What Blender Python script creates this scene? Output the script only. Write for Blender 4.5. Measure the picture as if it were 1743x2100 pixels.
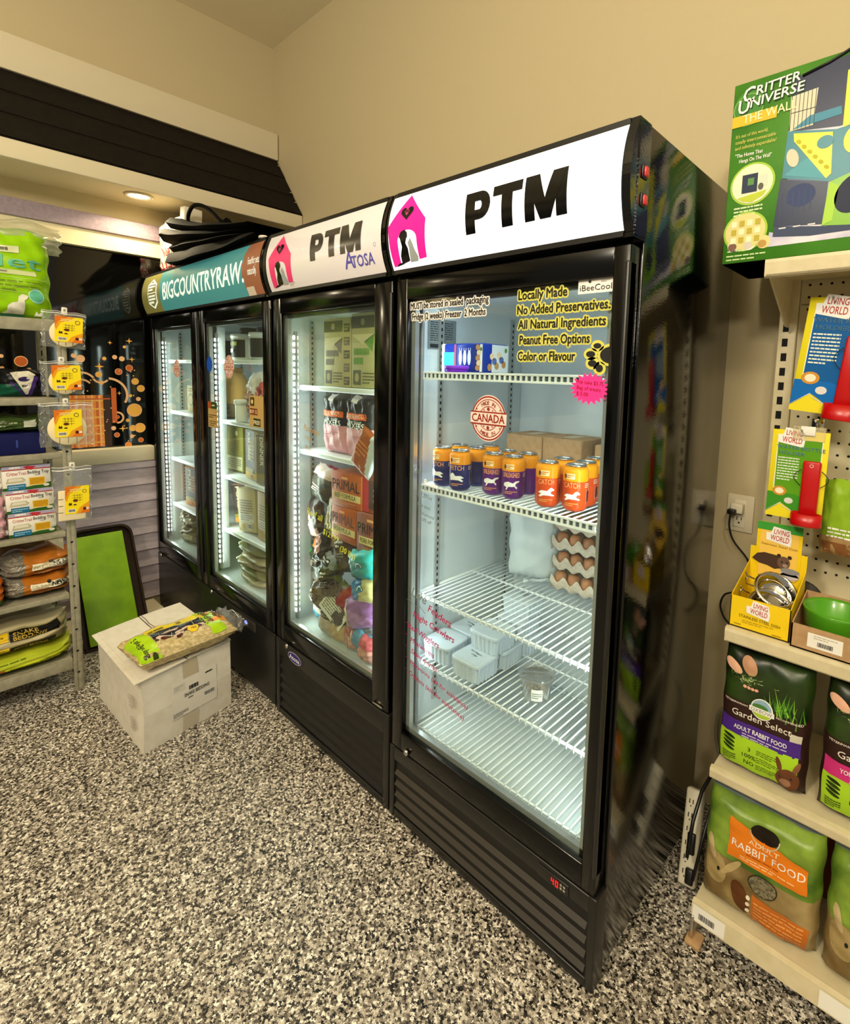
import bpy, bmesh, math, random
from math import sin, cos, pi, radians, sqrt, atan2
from mathutils import Vector, Matrix
for o in list(bpy.data.objects): bpy.data.objects.remove(o)
SC = bpy.context.scene; COL = SC.collection
random.seed(7)

# ------------------------------------------------------------------ camera
FPX, CX, CY = 1074.29, 963.33, 881.27          # focal length and principal point for a 1743 x 2100 frame
yaw, pit, rol = radians(-42.199), radians(-5.986), radians(1.532)
fwd = Vector((sin(yaw)*cos(pit), cos(yaw)*cos(pit), sin(pit)))
rgt = Vector((cos(yaw), -sin(yaw), 0)); upv = rgt.cross(fwd)
r2 = cos(rol)*rgt + sin(rol)*upv; u2 = -sin(rol)*rgt + cos(rol)*upv
cd = bpy.data.cameras.new('camera'); cam = bpy.data.objects.new('camera', cd); COL.objects.link(cam)
m = Matrix((r2, u2, -fwd)).transposed().to_4x4(); m.translation = Vector((0.4928, -1.0294, 1.4587)); cam.matrix_world = m
cd.sensor_fit = 'VERTICAL'; cd.sensor_height = 24; cd.sensor_width = 24*1743/2100
cd.lens = FPX/2100*24; cd.shift_x = (871.5-CX)/2100; cd.shift_y = (CY-1050)/2100
cd.clip_start = 0.02
SC.camera = cam

# ------------------------------------------------------------------ world, exposure, room lights
SC.view_settings.view_transform = 'Standard'; SC.view_settings.look = 'None'
SC.view_settings.gamma = 1; SC.view_settings.use_curve_mapping = False
SC.view_settings.exposure = 0.2
w = bpy.data.worlds.new('world'); SC.world = w; w.use_nodes = True
w.node_tree.nodes['Background'].inputs[0].default_value = (1.0, 0.9, 0.70, 1)
w.node_tree.nodes['Background'].inputs[1].default_value = 0.24

def area(name, loc, aim, power, size, size_y=None, color=(1, 1, 1), shape=None, spread=180, parent=None):
    l = bpy.data.lights.new(name, 'AREA'); l.energy = power; l.color = color
    l.shape = shape or ('RECTANGLE' if size_y else 'DISK'); l.size = size
    if size_y: l.size_y = size_y
    l.spread = radians(spread)
    o = bpy.data.objects.new(name, l); COL.objects.link(o); o.location = loc
    o.rotation_euler = Vector(aim).to_track_quat('-Z', 'Y').to_euler()
    if parent: o.parent = parent
    return o
WARM = (1.0, 0.90, 0.71)
def bulb(name, loc, power, r=.16):
    l = bpy.data.lights.new(name, 'POINT'); l.energy = power; l.color = WARM; l.shadow_soft_size = r
    o = bpy.data.objects.new(name, l); COL.objects.link(o); o.location = loc; return o
for p, e in (((-.15, -2.4, 2.9), 155), ((1.2, -1.5, 2.9), 52), ((1.4, -3.4, 2.95), 110)): bulb('ceiling_bulb', p, e)

# ------------------------------------------------------------------ materials
MATS = {}
def lin(h):
    h = h.lstrip('#'); c = [int(h[i:i+2], 16)/255 for i in (0, 2, 4)]
    return tuple(x/12.92 if x <= .04045 else ((x+.055)/1.055)**2.4 for x in c) + (1,)
def mat(name, col, rough=.5, metal=0, emit=None, es=0, spec=.5, bump=None, alpha=1, coat=0, trans=0):
    if name in MATS: return MATS[name]
    mt = bpy.data.materials.new(name); mt.use_nodes = True; nt = mt.node_tree
    b = nt.nodes['Principled BSDF']; b.inputs['Base Color'].default_value = lin(col)
    b.inputs['Roughness'].default_value = rough; b.inputs['Metallic'].default_value = metal
    b.inputs['Specular IOR Level'].default_value = spec; b.inputs['Coat Weight'].default_value = coat
    if emit: b.inputs['Emission Color'].default_value = lin(emit); b.inputs['Emission Strength'].default_value = es
    if alpha < 1: b.inputs['Alpha'].default_value = alpha
    if bump:
        n = nt.nodes.new('ShaderNodeTexNoise'); n.inputs['Scale'].default_value = bump[0]; n.inputs['Detail'].default_value = 3
        bp = nt.nodes.new('ShaderNodeBump'); bp.inputs['Strength'].default_value = bump[1]; bp.inputs['Distance'].default_value = bump[2]
        tc = nt.nodes.new('ShaderNodeTexCoord')
        mp = nt.nodes.new('ShaderNodeMapping'); nt.links.new(tc.outputs['Object'], mp.inputs[0])
        if len(bump) > 3: mp.inputs['Scale'].default_value = bump[3]
        nt.links.new(mp.outputs[0], n.inputs['Vector'])
        nt.links.new(n.outputs['Fac'], bp.inputs['Height']); nt.links.new(bp.outputs[0], b.inputs['Normal'])
    MATS[name] = mt; return mt
def P(h, rough=.45): return mat('print_%s_%d' % (h.strip('#'), rough*100), h, rough, spec=.18)
def noisy(name, c1, c2, scale, rough=.6, bump=0, stretch=(1, 1, 1), lo=.35, hi=.65, detail=4, spec=.4):
    if name in MATS: return MATS[name]
    mt = bpy.data.materials.new(name); mt.use_nodes = True; nt = mt.node_tree; b = nt.nodes['Principled BSDF']
    tc = nt.nodes.new('ShaderNodeTexCoord'); mp = nt.nodes.new('ShaderNodeMapping'); mp.inputs['Scale'].default_value = stretch
    n = nt.nodes.new('ShaderNodeTexNoise'); n.inputs['Scale'].default_value = scale; n.inputs['Detail'].default_value = detail
    r = nt.nodes.new('ShaderNodeValToRGB'); r.color_ramp.elements[0].color = lin(c1); r.color_ramp.elements[1].color = lin(c2)
    r.color_ramp.elements[0].position = lo; r.color_ramp.elements[1].position = hi
    L = nt.links.new
    L(tc.outputs['Object'], mp.inputs[0]); L(mp.outputs[0], n.inputs['Vector']); L(n.outputs['Fac'], r.inputs[0]); L(r.outputs[0], b.inputs['Base Color'])
    b.inputs['Roughness'].default_value = rough; b.inputs['Specular IOR Level'].default_value = spec
    if bump:
        bp = nt.nodes.new('ShaderNodeBump'); bp.inputs['Strength'].default_value = bump; bp.inputs['Distance'].default_value = .004
        L(n.outputs['Fac'], bp.inputs['Height']); L(bp.outputs[0], b.inputs['Normal'])
    MATS[name] = mt; return mt
def clear(name, tint='#ffffff', gloss=1.0, rough=.02, haze=0.0, hazecol='#ffffff', ior=1.5):
    """thin clear film or pane: see-through plus its own mirror reflection, optionally milky"""
    if name in MATS: return MATS[name]
    mt = bpy.data.materials.new(name); mt.use_nodes = True; nt = mt.node_tree; L = nt.links.new
    nt.nodes.remove(nt.nodes['Principled BSDF']); out = nt.nodes['Material Output']
    t = nt.nodes.new('ShaderNodeBsdfTransparent'); t.inputs[0].default_value = lin(tint)
    g = nt.nodes.new('ShaderNodeBsdfGlossy'); g.inputs['Roughness'].default_value = rough
    ge = nt.nodes.new('ShaderNodeNewGeometry'); dt = nt.nodes.new('ShaderNodeVectorMath'); dt.operation = 'DOT_PRODUCT'
    L(ge.outputs['Normal'], dt.inputs[0]); L(ge.outputs['Incoming'], dt.inputs[1])
    def mth(op, a, b):
        k = nt.nodes.new('ShaderNodeMath'); k.operation = op
        for i, q in enumerate((a, b)):
            if q is None: continue
            if isinstance(q, (int, float)): k.inputs[i].default_value = q
            else: L(q, k.inputs[i])
        return k.outputs[0]
    sch = mth('POWER', mth('SUBTRACT', 1.0, mth('ABSOLUTE', dt.outputs['Value'], None)), 5.0)
    class _o: outputs = [mth('MULTIPLY', mth('ADD', mth('MULTIPLY', sch, .96), .04), gloss)]
    mu = _o
    mx = nt.nodes.new('ShaderNodeMixShader'); L(mu.outputs[0], mx.inputs[0]); L(t.outputs[0], mx.inputs[1]); L(g.outputs[0], mx.inputs[2])
    if haze:
        d = nt.nodes.new('ShaderNodeBsdfDiffuse'); d.inputs[0].default_value = lin(hazecol)
        m2 = nt.nodes.new('ShaderNodeMixShader'); m2.inputs[0].default_value = haze
        L(mx.outputs[0], m2.inputs[1]); L(d.outputs[0], m2.inputs[2]); mx = m2
    L(mx.outputs[0], out.inputs[0]); MATS[name] = mt; return mt

WALL = mat('wall_paint', '#c0b18c', .75, bump=(220, .12, .002))
CEIL = mat('ceiling_paint', '#e6dcbe', .8, bump=(160, .2, .003))
BEIGE = mat('beige_trim_paint', '#d3c7a4', .6)
CREAM = mat('cream_trim_paint', '#d8cdb0', .6)
PURP = noisy('purple_trim_paint', '#8d7e8c', '#9a8b98', 60, .6)
SIDE = noisy('siding_paint', '#b5a9b6', '#c6bac6', 18, .6, stretch=(1, 1, 4))
SHING = noisy('dark_awning_metal', '#15110c', '#1c1710', 30, .8, .1, spec=.15)
BLACK = mat('black_steel', '#050505', .07, spec=.5, coat=.06, bump=(60, .08, .003, (1, 1, 5)))
BLKF = mat('black_door_frame', '#040404', .16, spec=.32)
BLKM = mat('black_matte', '#0c0b0a', .5)
BLKP = mat('black_plastic', '#141312', .35)
LOUV = mat('louver_plastic', '#2a251d', .45)
LINER = mat('white_liner', '#cdd6d8', .28)
WIRE = mat('white_wire', '#eef2f2', .35)
SHELFW = mat('white_shelf', '#e6ecf2', .35)
STEEL = mat('bright_steel', '#c8c4bc', .22, 1)
ALU = mat('aluminium', '#b9bbb9', .35, .7)
GLASS = clear('door_glass', '#f4f9f7', .9)
GLASS2 = clear('freezer_glass', '#e9efe6', .9, haze=.012)
FILM = clear('clear_film', '#fbfbf8', 1.6, .12, .05)
FILMC = clear('clear_crinkled_film', '#f6f4ea', 2.2, .2, .30, '#d6d2bc')
FILMH = clear('milky_film', '#f4f6f4', 1.8, .25, .72, '#dde6e6')
RACK = noisy('rack_grey_paint', '#8f8b77', '#a09b86', 40, .5)
GOND = noisy('gondola_cream', '#cdc09b', '#d6caa7', 30, .45)
PEG = mat('pegboard', '#cdc2a0', .55)
HOLE = mat('dark_hole', '#0b0a08', .9)
KRAFT = noisy('kraft_board', '#a8845c', '#b8946a', 50, .75)
CARD = noisy('pale_cardboard', '#d6cfc0', '#dfd9cc', 26, .8)
PAPER = mat('white_paper', '#e9e6dd', .7)
INK = mat('black_ink', '#101010', .5)
WHITE = mat('white_print', '#f0eee8', .5)
RED = mat('red_plastic', '#b80a0c', .3, spec=.5)
CHROME = mat('polished_steel', '#d8d6d2', .08, 1)

def floor_mat():
    mt = bpy.data.materials.new('flake_epoxy'); mt.use_nodes = True; nt = mt.node_tree; b = nt.nodes['Principled BSDF']; L = nt.links.new
    tc = nt.nodes.new('ShaderNodeTexCoord')
    n = nt.nodes.new('ShaderNodeTexNoise'); n.inputs['Scale'].default_value = 260; L(tc.outputs['Object'], n.inputs['Vector'])
    mxv = nt.nodes.new('ShaderNodeMix'); mxv.data_type = 'VECTOR'; mxv.inputs[0].default_value = .012
    L(tc.outputs['Object'], mxv.inputs[4]); L(n.outputs['Color'], mxv.inputs[5])
    v = nt.nodes.new('ShaderNodeTexVoronoi'); v.inputs['Scale'].default_value = 180; L(mxv.outputs[1], v.inputs['Vector'])
    sp = nt.nodes.new('ShaderNodeSeparateColor'); L(v.outputs['Color'], sp.inputs[0])
    r = nt.nodes.new('ShaderNodeValToRGB'); r.color_ramp.interpolation = 'CONSTANT'
    cols = [(0, '#0c0b0a'), (.17, '#2e2a26'), (.29, '#5c554d'), (.42, '#857d71'), (.58, '#a69e91'), (.74, '#c6beb0'), (.88, '#eae4d8')]
    els = r.color_ramp.elements
    for i, (p, c) in enumerate(cols):
        e = els[i] if i < 2 else els.new(p)
        e.position = p; e.color = lin(c)
    L(sp.outputs[0], r.inputs[0]); L(r.outputs[0], b.inputs['Base Color'])
    b.inputs['Roughness'].default_value = .42; b.inputs['Specular IOR Level'].default_value = .35
    return mt
FLOOR = floor_mat()

# ------------------------------------------------------------------ mesh helpers
_txt = {}
def text_geo(s, bold, shear, spacing=1.0):
    k = (s, bold, shear, spacing)
    if k not in _txt:
        c = bpy.data.curves.new('t', 'FONT'); c.body = s; c.size = 1; c.offset = bold; c.shear = shear; c.resolution_u = 2
        c.space_character = spacing; c.fill_mode = 'FRONT'
        o = bpy.data.objects.new('t', c)
        me = bpy.data.meshes.new_from_object(o)
        vs = [(v.co.x, v.co.y) for v in me.vertices]; fs = [tuple(p.vertices) for p in me.polygons]
        bpy.data.objects.remove(o); bpy.data.curves.remove(c); bpy.data.meshes.remove(me)
        xs = [v[0] for v in vs] or [0, 1]
        _txt[k] = (vs, fs, min(xs), max(xs))
    return _txt[k]
def subdiv(vs, fs, L):
    """split triangles until no edge is longer than L, so that print follows a curved surface"""
    tris = []
    for f in fs:
        for i in range(1, len(f)-1): tris.append((vs[f[0]], vs[f[i]], vs[f[i+1]]))
    out = []
    while tris:
        t = tris.pop(); e = [math.dist(t[i], t[(i+1) % 3]) for i in range(3)]; k = e.index(max(e))
        if e[k] <= L or len(out) > 6000: out.append(t); continue
        a, b, c = t[k], t[(k+1) % 3], t[(k+2) % 3]; m = ((a[0]+b[0])/2, (a[1]+b[1])/2); tris += [(a, m, c), (m, b, c)]
    return [p for t in out for p in t], [(3*i, 3*i+1, 3*i+2) for i in range(len(out))]
def smooth(pts, n=5):
    """a rounder path through the same points"""
    P = [Vector(p) for p in pts]; P = [P[0]]+P+[P[-1]]; out = []
    for i in range(1, len(P)-2):
        for k in range(n):
            t = k/n; a, b, c, d = P[i-1:i+3]
            out.append(.5*((2*b)+(c-a)*t+(2*a-5*b+4*c-d)*t*t+(3*b-a-3*c+d)*t**3))
    return out+[P[-1]]
class MB:
    def __init__(s): s.v = []; s.f = []; s.m = []; s.s = []
    def add(s, vs, fs, mt, smooth=False, M=None):
        n = len(s.v); s.v += [tuple(M @ Vector(v)) for v in vs] if M else [tuple(v) for v in vs]
        for i, f in enumerate(fs):
            s.f.append(tuple(n+k for k in f)); s.m.append(mt[i] if isinstance(mt, list) else mt); s.s.append(smooth)
        return s
    def box(s, x0, x1, y0, y1, z0, z1, mt, M=None):
        return s.add([(x, y, z) for x in (x0, x1) for y in (y0, y1) for z in (z0, z1)],
            [(0, 1, 3, 2), (4, 6, 7, 5), (0, 4, 5, 1), (2, 3, 7, 6), (0, 2, 6, 4), (1, 5, 7, 3)], mt, False, M)
    def rbox(s, x0, x1, y0, y1, z0, z1, mt, b=.004, seg=2, M=None):
        bm = bmesh.new(); bmesh.ops.create_cube(bm, size=1)
        for v in bm.verts: v.co = Vector(((x0+x1)/2+v.co.x*(x1-x0), (y0+y1)/2+v.co.y*(y1-y0), (z0+z1)/2+v.co.z*(z1-z0)))
        bmesh.ops.bevel(bm, geom=bm.edges[:]+bm.verts[:], offset=b, segments=seg, affect='EDGES', profile=.5)
        bm.verts.index_update()
        s.add([v.co.copy() for v in bm.verts], [tuple(v.index for v in f.verts) for f in bm.faces], mt, True, M); bm.free(); return s
    def prism(s, poly, a0, a1, axis, mt, M=None):
        """extrude a 2-D polygon along an axis ('x': poly is (y,z), 'y': (x,z), 'z': (x,y))"""
        def p(q, a): return (a, q[0], q[1]) if axis == 'x' else ((q[0], a, q[1]) if axis == 'y' else (q[0], q[1], a))
        n = len(poly); vs = [p(q, a0) for q in poly]+[p(q, a1) for q in poly]
        return s.add(vs, [tuple(range(n)), tuple(range(2*n-1, n-1, -1))]+[(i, n+i, n+(i+1) % n, (i+1) % n) for i in range(n)], mt, False, M)
    def tube(s, path, r, mt, n=8, M=None, closed=False):
        pts = [Vector(p) for p in path]; vs = []; K = len(pts); up = Vector((0.12, .23, 1)).normalized()
        for i, p in enumerate(pts):
            a = pts[i-1] if (i or closed) else p; b = pts[(i+1) % K] if (i < K-1 or closed) else p
            t = (b-a).normalized(); x = t.cross(up)
            if x.length < .05: x = t.cross(Vector((1, 0, 0)))
            x.normalize(); y = t.cross(x); rr = r[i] if isinstance(r, (list, tuple)) else r
            vs += [p+x*cos(2*pi*k/n)*rr+y*sin(2*pi*k/n)*rr for k in range(n)]
        fs = []
        for i in range(K if closed else K-1):
            j = (i+1) % K
            fs += [(i*n+k, i*n+(k+1) % n, j*n+(k+1) % n, j*n+k) for k in range(n)]
        if not closed: fs += [tuple(range(n-1, -1, -1)), tuple((K-1)*n+k for k in range(n))]
        return s.add(vs, fs, mt, True, M)
    def lathe(s, prof, mt, n=28, M=None, smooth=True, sx=1, sy=1):
        vs = []; fs = []; K = len(prof); ms = []
        for r, z in prof: vs += [(r*sx*cos(2*pi*k/n), r*sy*sin(2*pi*k/n), z) for k in range(n)]
        for i in range(K-1):
            for k in range(n):
                fs.append((i*n+k, i*n+(k+1) % n, (i+1)*n+(k+1) % n, (i+1)*n+k)); ms.append(mt[i] if isinstance(mt, list) else mt)
        if prof[0][0] > 1e-5: fs.append(tuple(range(n-1, -1, -1))); ms.append(ms[0])
        if prof[-1][0] > 1e-5: fs.append(tuple((K-1)*n+k for k in range(n))); ms.append(ms[-2])
        return s.add(vs, fs, ms, smooth, M)
    def grid(s, fn, nu, nv, mt, smooth=True, M=None, flip=False):
        vs = [fn(i/nu, j/nv) for j in range(nv+1) for i in range(nu+1)]; fs = []; ms = []
        for j in range(nv):
            for i in range(nu):
                a = j*(nu+1)+i; q = (a, a+1, a+nu+2, a+nu+1); fs.append(q[::-1] if flip else q)
                ms.append(mt((i+.5)/nu, (j+.5)/nv) if callable(mt) else mt)
        return s.add(vs, fs, ms, smooth, M)
    # ---- printing: F(u, v, offset) maps a printed point on to a surface
    def prect(s, F, u0, v0, u1, v1, mt, d=.0006, n=1):
        return s.grid(lambda a, b: F(u0+(u1-u0)*a, v0+(v1-v0)*b, d), n, n, mt, n > 1)
    def pquad(s, F, a, b, c, e, mt, d=.001, n=6):
        """a four-cornered patch split into a grid, for curved surfaces"""
        L = lambda p, q, t: (p[0]+(q[0]-p[0])*t, p[1]+(q[1]-p[1])*t)
        return s.grid(lambda i, j: F(*L(L(a, b, i), L(e, c, i), j), d), n, n, mt)
    def pPTM(s, F, u, v, h, w, mt, d=.0015):
        R = lambda x, y: (u+x*w, v+y*h)
        def q(x0, y0, x1, y1): s.pquad(F, R(x0, y0), R(x1, y0), R(x1, y1), R(x0, y1), mt, d, 8)
        q(0, 0, .108, 1)
        for k in range(10):
            a0, a1 = -pi/2+pi*k/10, -pi/2+pi*(k+1)/10; cx, cy = .16, .655
            s.pquad(F, R(cx+.022*cos(a0), cy+.105*sin(a0)), R(cx+.115*cos(a0), cy+.345*sin(a0)), R(cx+.115*cos(a1), cy+.345*sin(a1)), R(cx+.022*cos(a1), cy+.105*sin(a1)), mt, d, 3)
        q(.108, .76, .16, 1); q(.108, .31, .16, .55)
        q(.300, .76, .595, 1); q(.393, 0, .503, .76)
        q(.622, 0, .715, 1); q(.907, 0, 1, 1)
        s.pquad(F, R(.763, 0), R(.860, 0), R(.750, 1), R(.630, 1), mt, d+.0002, 8); s.pquad(F, R(.763, 0), R(.860, 0), R(.992, 1), R(.872, 1), mt, d+.0004, 8)
        return s
    def ppoly(s, F, pts, mt, d=.0008):
        ps = [Vector(F(u, v, d)) for u, v in pts]; n = len(pts)
        us = [p[0] for p in pts]; vs = [p[1] for p in pts]; big = max(max(us)-min(us), max(vs)-min(vs)); bend = 0
        for i in range(n):                                             # does the surface bulge between the corners?
            for j in (i+n//3, i+n//2):
                j %= n; a, b = pts[i], pts[j]; bend = max(bend, (Vector(F((a[0]+b[0])/2, (a[1]+b[1])/2, d))-(ps[i]+ps[j])/2).length)
        if bend < .0003: return s.add(ps, [tuple(range(n))], mt)
        bm = bmesh.new(); q = [bm.verts.new((u, v, 0)) for u, v in pts]; bm.faces.new(q); bmesh.ops.triangulate(bm, faces=bm.faces[:]); bm.verts.index_update()
        v2, f2 = subdiv(pts, [tuple(v.index for v in f.verts) for f in bm.faces], max(.006, big/7)); bm.free()
        return s.add([F(u, v, d) for u, v in v2], f2, mt)
    def pell(s, F, u, v, ru, rv, mt, d=.0008, n=24, a=0):
        pts = [(ru*cos(2*pi*k/n), rv*sin(2*pi*k/n)) for k in range(n)]
        return s.ppoly(F, [(u+x*cos(a)-y*sin(a), v+x*sin(a)+y*cos(a)) for x, y in pts], mt, d)
    def pring(s, F, u, v, r, t, mt, d=.0008, n=32, a0=0, a1=2*pi):
        vs = []; fs = []
        for k in range(n+1):
            a = a0+(a1-a0)*k/n; vs += [F(u+(r-t)*cos(a), v+(r-t)*sin(a), d), F(u+r*cos(a), v+r*sin(a), d)]
        for k in range(n): fs.append((2*k, 2*k+1, 2*k+3, 2*k+2))
        return s.add(vs, fs, mt)
    def ptext(s, F, t, u, v, h, mt, w=None, al='L', d=.001, bold=0, shear=0, rot=0, sp=1.0, curve=None, sub=None):
        """h = capital height; w = fitted width; curve = function (u) -> v offset"""
        if bold > 0:                                                   # heavier strokes: the same letters printed again slightly shifted
            e = bold*h*.9
            for k in range(6): s.ptext(F, t, u+e*cos(k*pi/3), v+e*sin(k*pi/3), h, mt, w, al, d+.00002*k, 0, shear, rot, sp, curve, sub)
            return s
        vs, fs, x0, x1 = text_geo(t, 0, shear, sp); sc = h/.70; sx = (w/(x1-x0)) if w else sc
        W = (x1-x0)*sx; off = 0 if al == 'L' else (-W/2 if al == 'C' else -W)
        out = []
        if sub: vs, fs = subdiv(vs, fs, sub/sc)
        for x, y in vs:
            a = off+(x-x0)*sx; b = y*sc
            if curve: b += curve(a)
            out.append(F(u+a*cos(rot)-b*sin(rot), v+a*sin(rot)+b*cos(rot), d))
        return s.add(out, fs, mt)
    def plines(s, F, u0, v0, u1, v1, n, mt, d=.0008, fill=.45, seed=1):
        rnd = random.Random(seed); st = (v1-v0)/n
        for i in range(n):
            v = v1-(i+.5)*st; u = u0
            while u < u1-.0005:
                l = (u1-u0)*rnd.uniform(.08, .22); e = min(u+l, u1)
                if i == n-1 and u > u0+(u1-u0)*.6: break
                s.prect(F, u, v-st*fill/2, e, v+st*fill/2, mt, d); u = e+(u1-u0)*.025
        return s
    def pbar(s, F, u0, v0, u1, v1, d=.001, bg=True, seed=3):
        if bg: s.prect(F, u0, v0, u1, v1, WHITE, d-.0003)
        rnd = random.Random(seed); u = u0+(u1-u0)*.06; e = u1-(u1-u0)*.06
        while u < e:
            w = (u1-u0)*rnd.choice((.02, .03, .05)); s.prect(F, u, v0+(v1-v0)*.15, min(u+w, e), v1-(v1-v0)*.12, INK, d); u += w+(u1-u0)*rnd.choice((.02, .03))
        return s
    def ppaw(s, F, u, v, r, mt, d=.001, rot=0):
        R = lambda x, y: (u+x*cos(rot)-y*sin(rot), v+x*sin(rot)+y*cos(rot))
        p = R(0, -.28*r); s.pell(F, p[0], p[1], .52*r, .42*r, mt, d, a=rot)
        for x, y, q in ((-.68, .22, .9), (-.25, .62, 1), (.25, .62, 1), (.68, .22, .9)):
            p = R(x*r, y*r); s.pell(F, p[0], p[1], .19*r*q, .27*r*q, mt, d, a=rot-x*.5)
        return s
    def mesh(s, name):
        me = bpy.data.meshes.new(name); me.from_pydata(s.v, [], s.f)
        idx = {}; 
        for mt in s.m:
            if mt.name not in idx: idx[mt.name] = len(idx); me.materials.append(mt)
        me.polygons.foreach_set('material_index', [idx[mt.name] for mt in s.m])
        me.polygons.foreach_set('use_smooth', s.s); me.update(); return me
def obj(name, mb, parent=None, label=None, loc=None):
    o = bpy.data.objects.new(name, mb.mesh(name)); COL.objects.link(o)
    if parent: o.parent = parent
    if label: o['label'] = label
    if loc: o.location = loc
    return o
def struct(name, mb, label=None):
    o = obj(name, mb); o['kind'] = 'structure'
    if label: o['label'] = label
    return o
def tagit(o, label, cat, loc=None, rot=0, group=None):
    o['label'] = label; o['category'] = cat
    if group: o['group'] = group
    if loc is not None: o.location = loc
    o.rotation_euler = rot if isinstance(rot, (tuple, list)) else (0, 0, rot)
    return o
def thing(name, label, cat, loc=(0, 0, 0), rot=0, group=None):
    o = bpy.data.objects.new(name, None); o.empty_display_size = .05; COL.objects.link(o); return tagit(o, label, cat, loc, rot, group)
def solid(name, mb, label, cat, loc=(0, 0, 0), rot=0, group=None): return tagit(obj(name, mb), label, cat, loc, rot, group)
def dup(root, label, loc, rot=0, group=None):
    r = root.copy(); COL.objects.link(r); tagit(r, label, r['category'], loc, rot, group or r.get('group'))
    for ch in list(root.children):
        c = ch.copy(); COL.objects.link(c); c.parent = r
        for g in list(ch.children):
            d = g.copy(); COL.objects.link(d); d.parent = c
    return r
def front(y0, x0=0, z0=0): return lambda u, v, d: (x0+u, y0-d, z0+v)       # a face looking towards -y
def right(x0, y0=0, z0=0): return lambda u, v, d: (x0+d, y0+u, z0+v)       # a face looking towards +x
def leftf(x0, y0=0, z0=0): return lambda u, v, d: (x0-d, y0-u, z0+v)
def top(z0, x0=0, y0=0): return lambda u, v, d: (x0+u, y0+v, z0+d)
def bag(w, h, d, mt, back=None, pu=4, pv=4, nu=22, nv=26, wr=.0, seal=0, seed=0, pinch=0, flat=0):
    """a filled bag standing on z=0, front towards -y; returns its mesh builder and the printing map of its front"""
    rnd = random.Random(seed); ph = [rnd.uniform(0, 6.28) for _ in range(6)]
    def th(a, b):
        q = max(0, 1-abs(a)**pu)**.5*max(0, 1-abs(b)**pv)**.5
        if seal and b > 1-2*seal: q *= max(.02, (1-b)/(2*seal))**1.2
        wk = wr*(sin(9*a+5*b+ph[0])+sin(14*b-6*a+ph[1])+.7*sin(21*a+9*b+ph[2])+.5*sin(31*b+8*a+ph[3]))*(.35+.65*max(abs(a), abs(b)))
        return max(.0005, d/2*q+wk*min(1, q*3))
    def xz(a, b):
        k = 1-pinch*max(0, b)**3
        return a*w/2*k+wr*sin(11*b+ph[4])*a, h/2+b*h/2+wr*1.5*sin(7*a+ph[5])*max(0, b)
    def S(a, b, sg):
        x, z = xz(a, b); return (x, sg*th(a, b), z)
    mb = MB()
    fm = (lambda i, j: mt(i*2-1, j*2-1)) if callable(mt) else mt
    mb.grid(lambda i, j: S(i*2-1, j*2-1, -1), nu, nv, fm)
    mb.grid(lambda i, j: S(i*2-1, j*2-1, 1), nu, nv, back or fm, flip=True)
    def F(u, v, o):
        a = max(-1, min(1, u/(w/2))); b = max(-1, min(1, (v-h/2)/(h/2))); p = S(a, b, -1)
        return (p[0], p[1]-o-.0006, p[2])
    return mb, F
# ------------------------------------------------------------------ the room
XL, YB, ZC = -3.0, 0.79, 3.56
struct('floor', MB().box(-6, 4, -5, 0.95, -.06, 0, FLOOR))
struct('ceiling', MB().box(XL-.12, 4, -5, YB+.12, ZC, ZC+.1, CEIL))
struct('wall_back', MB().box(XL-.12, 4, YB, YB+.12, 0, ZC, WALL))
b = MB().box(XL-.12, XL, -5, YB, 0, .95, WALL).box(XL-.12, XL, -5, YB, 2.12, ZC, WALL).box(XL-.12, XL, .62, YB, .95, 2.12, WALL)
struct('wall_left', b)
b = MB()
for k in range(9):
    z0 = .064+.1*k
    b.add([(XL+.022, -5, z0), (XL+.022, YB-.02, z0), (XL+.006, YB-.02, z0+.098), (XL+.006, -5, z0+.098), (XL, -5, z0), (XL, YB-.02, z0), (XL, YB-.02, z0+.098), (XL, -5, z0+.098)],
          [(0, 1, 2, 3), (0, 4, 5, 1), (2, 6, 7, 3), (1, 5, 6, 2)], SIDE)
struct('trim_1', b, 'mauve grey horizontal lap siding below the dark window')
struct('trim_2', MB().rbox(XL-.04, XL+.03, -5, .0, .905, .99, CREAM, .004), 'flat cream sill board under the dark window')
struct('trim_3', MB().rbox(XL-.001, XL+.032, -5, .60, 2.178, 2.262, PURP, .004), 'mauve painted board above the dark window')
struct('trim_4', MB().box(XL-.04, XL+.014, -5, .60, 2.088, 2.178, BEIGE), 'pale yellowish head board over the dark window')
struct('trim_5', MB().rbox(XL+.001, -2.93, -5, YB-.008, 2.838, 3.003, CREAM, .003), 'broad cream fascia board along the top of the awning')
b = MB(); n = 3
for k in range(n):
    t0, t1 = k/n, (k+1)/n
    x = lambda t: -2.945+(.313)*t
    z = lambda t: 2.84-.40*t
    b.add([(x(t0)-.004, -5, z(t0)), (x(t0)-.004, YB-.01, z(t0)), (x(t1)+.001, YB-.01, z(t1)), (x(t1)+.001, -5, z(t1)), (x(t1)-.004, -5, z(t1)), (x(t1)-.004, YB-.01, z(t1))],
          [(0, 3, 2, 1), (3, 4, 5, 2)], SHING)
b.box(-2.99, -2.64, -5, YB-.002, 2.431, 2.44, SHING)
for zz in (.12, .62, .80): b.tube([(-2.94+.31*zz+.004, YB-.02, 2.84-.4*zz), (-2.925+.31*zz, YB-.035, 2.835-.4*zz)], .004, STEEL, 6)
struct('trim_6', b, 'dark sloping metal awning boards on the left wall')
b = MB().rbox(-2.665, -2.634, -5, YB-.006, 2.352, 2.432, CREAM, .003).box(XL, -2.66, -5, YB-.004, 2.362, 2.40, BEIGE)
struct('trim_7', b, 'cream lower edge and soffit of the awning')
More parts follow.
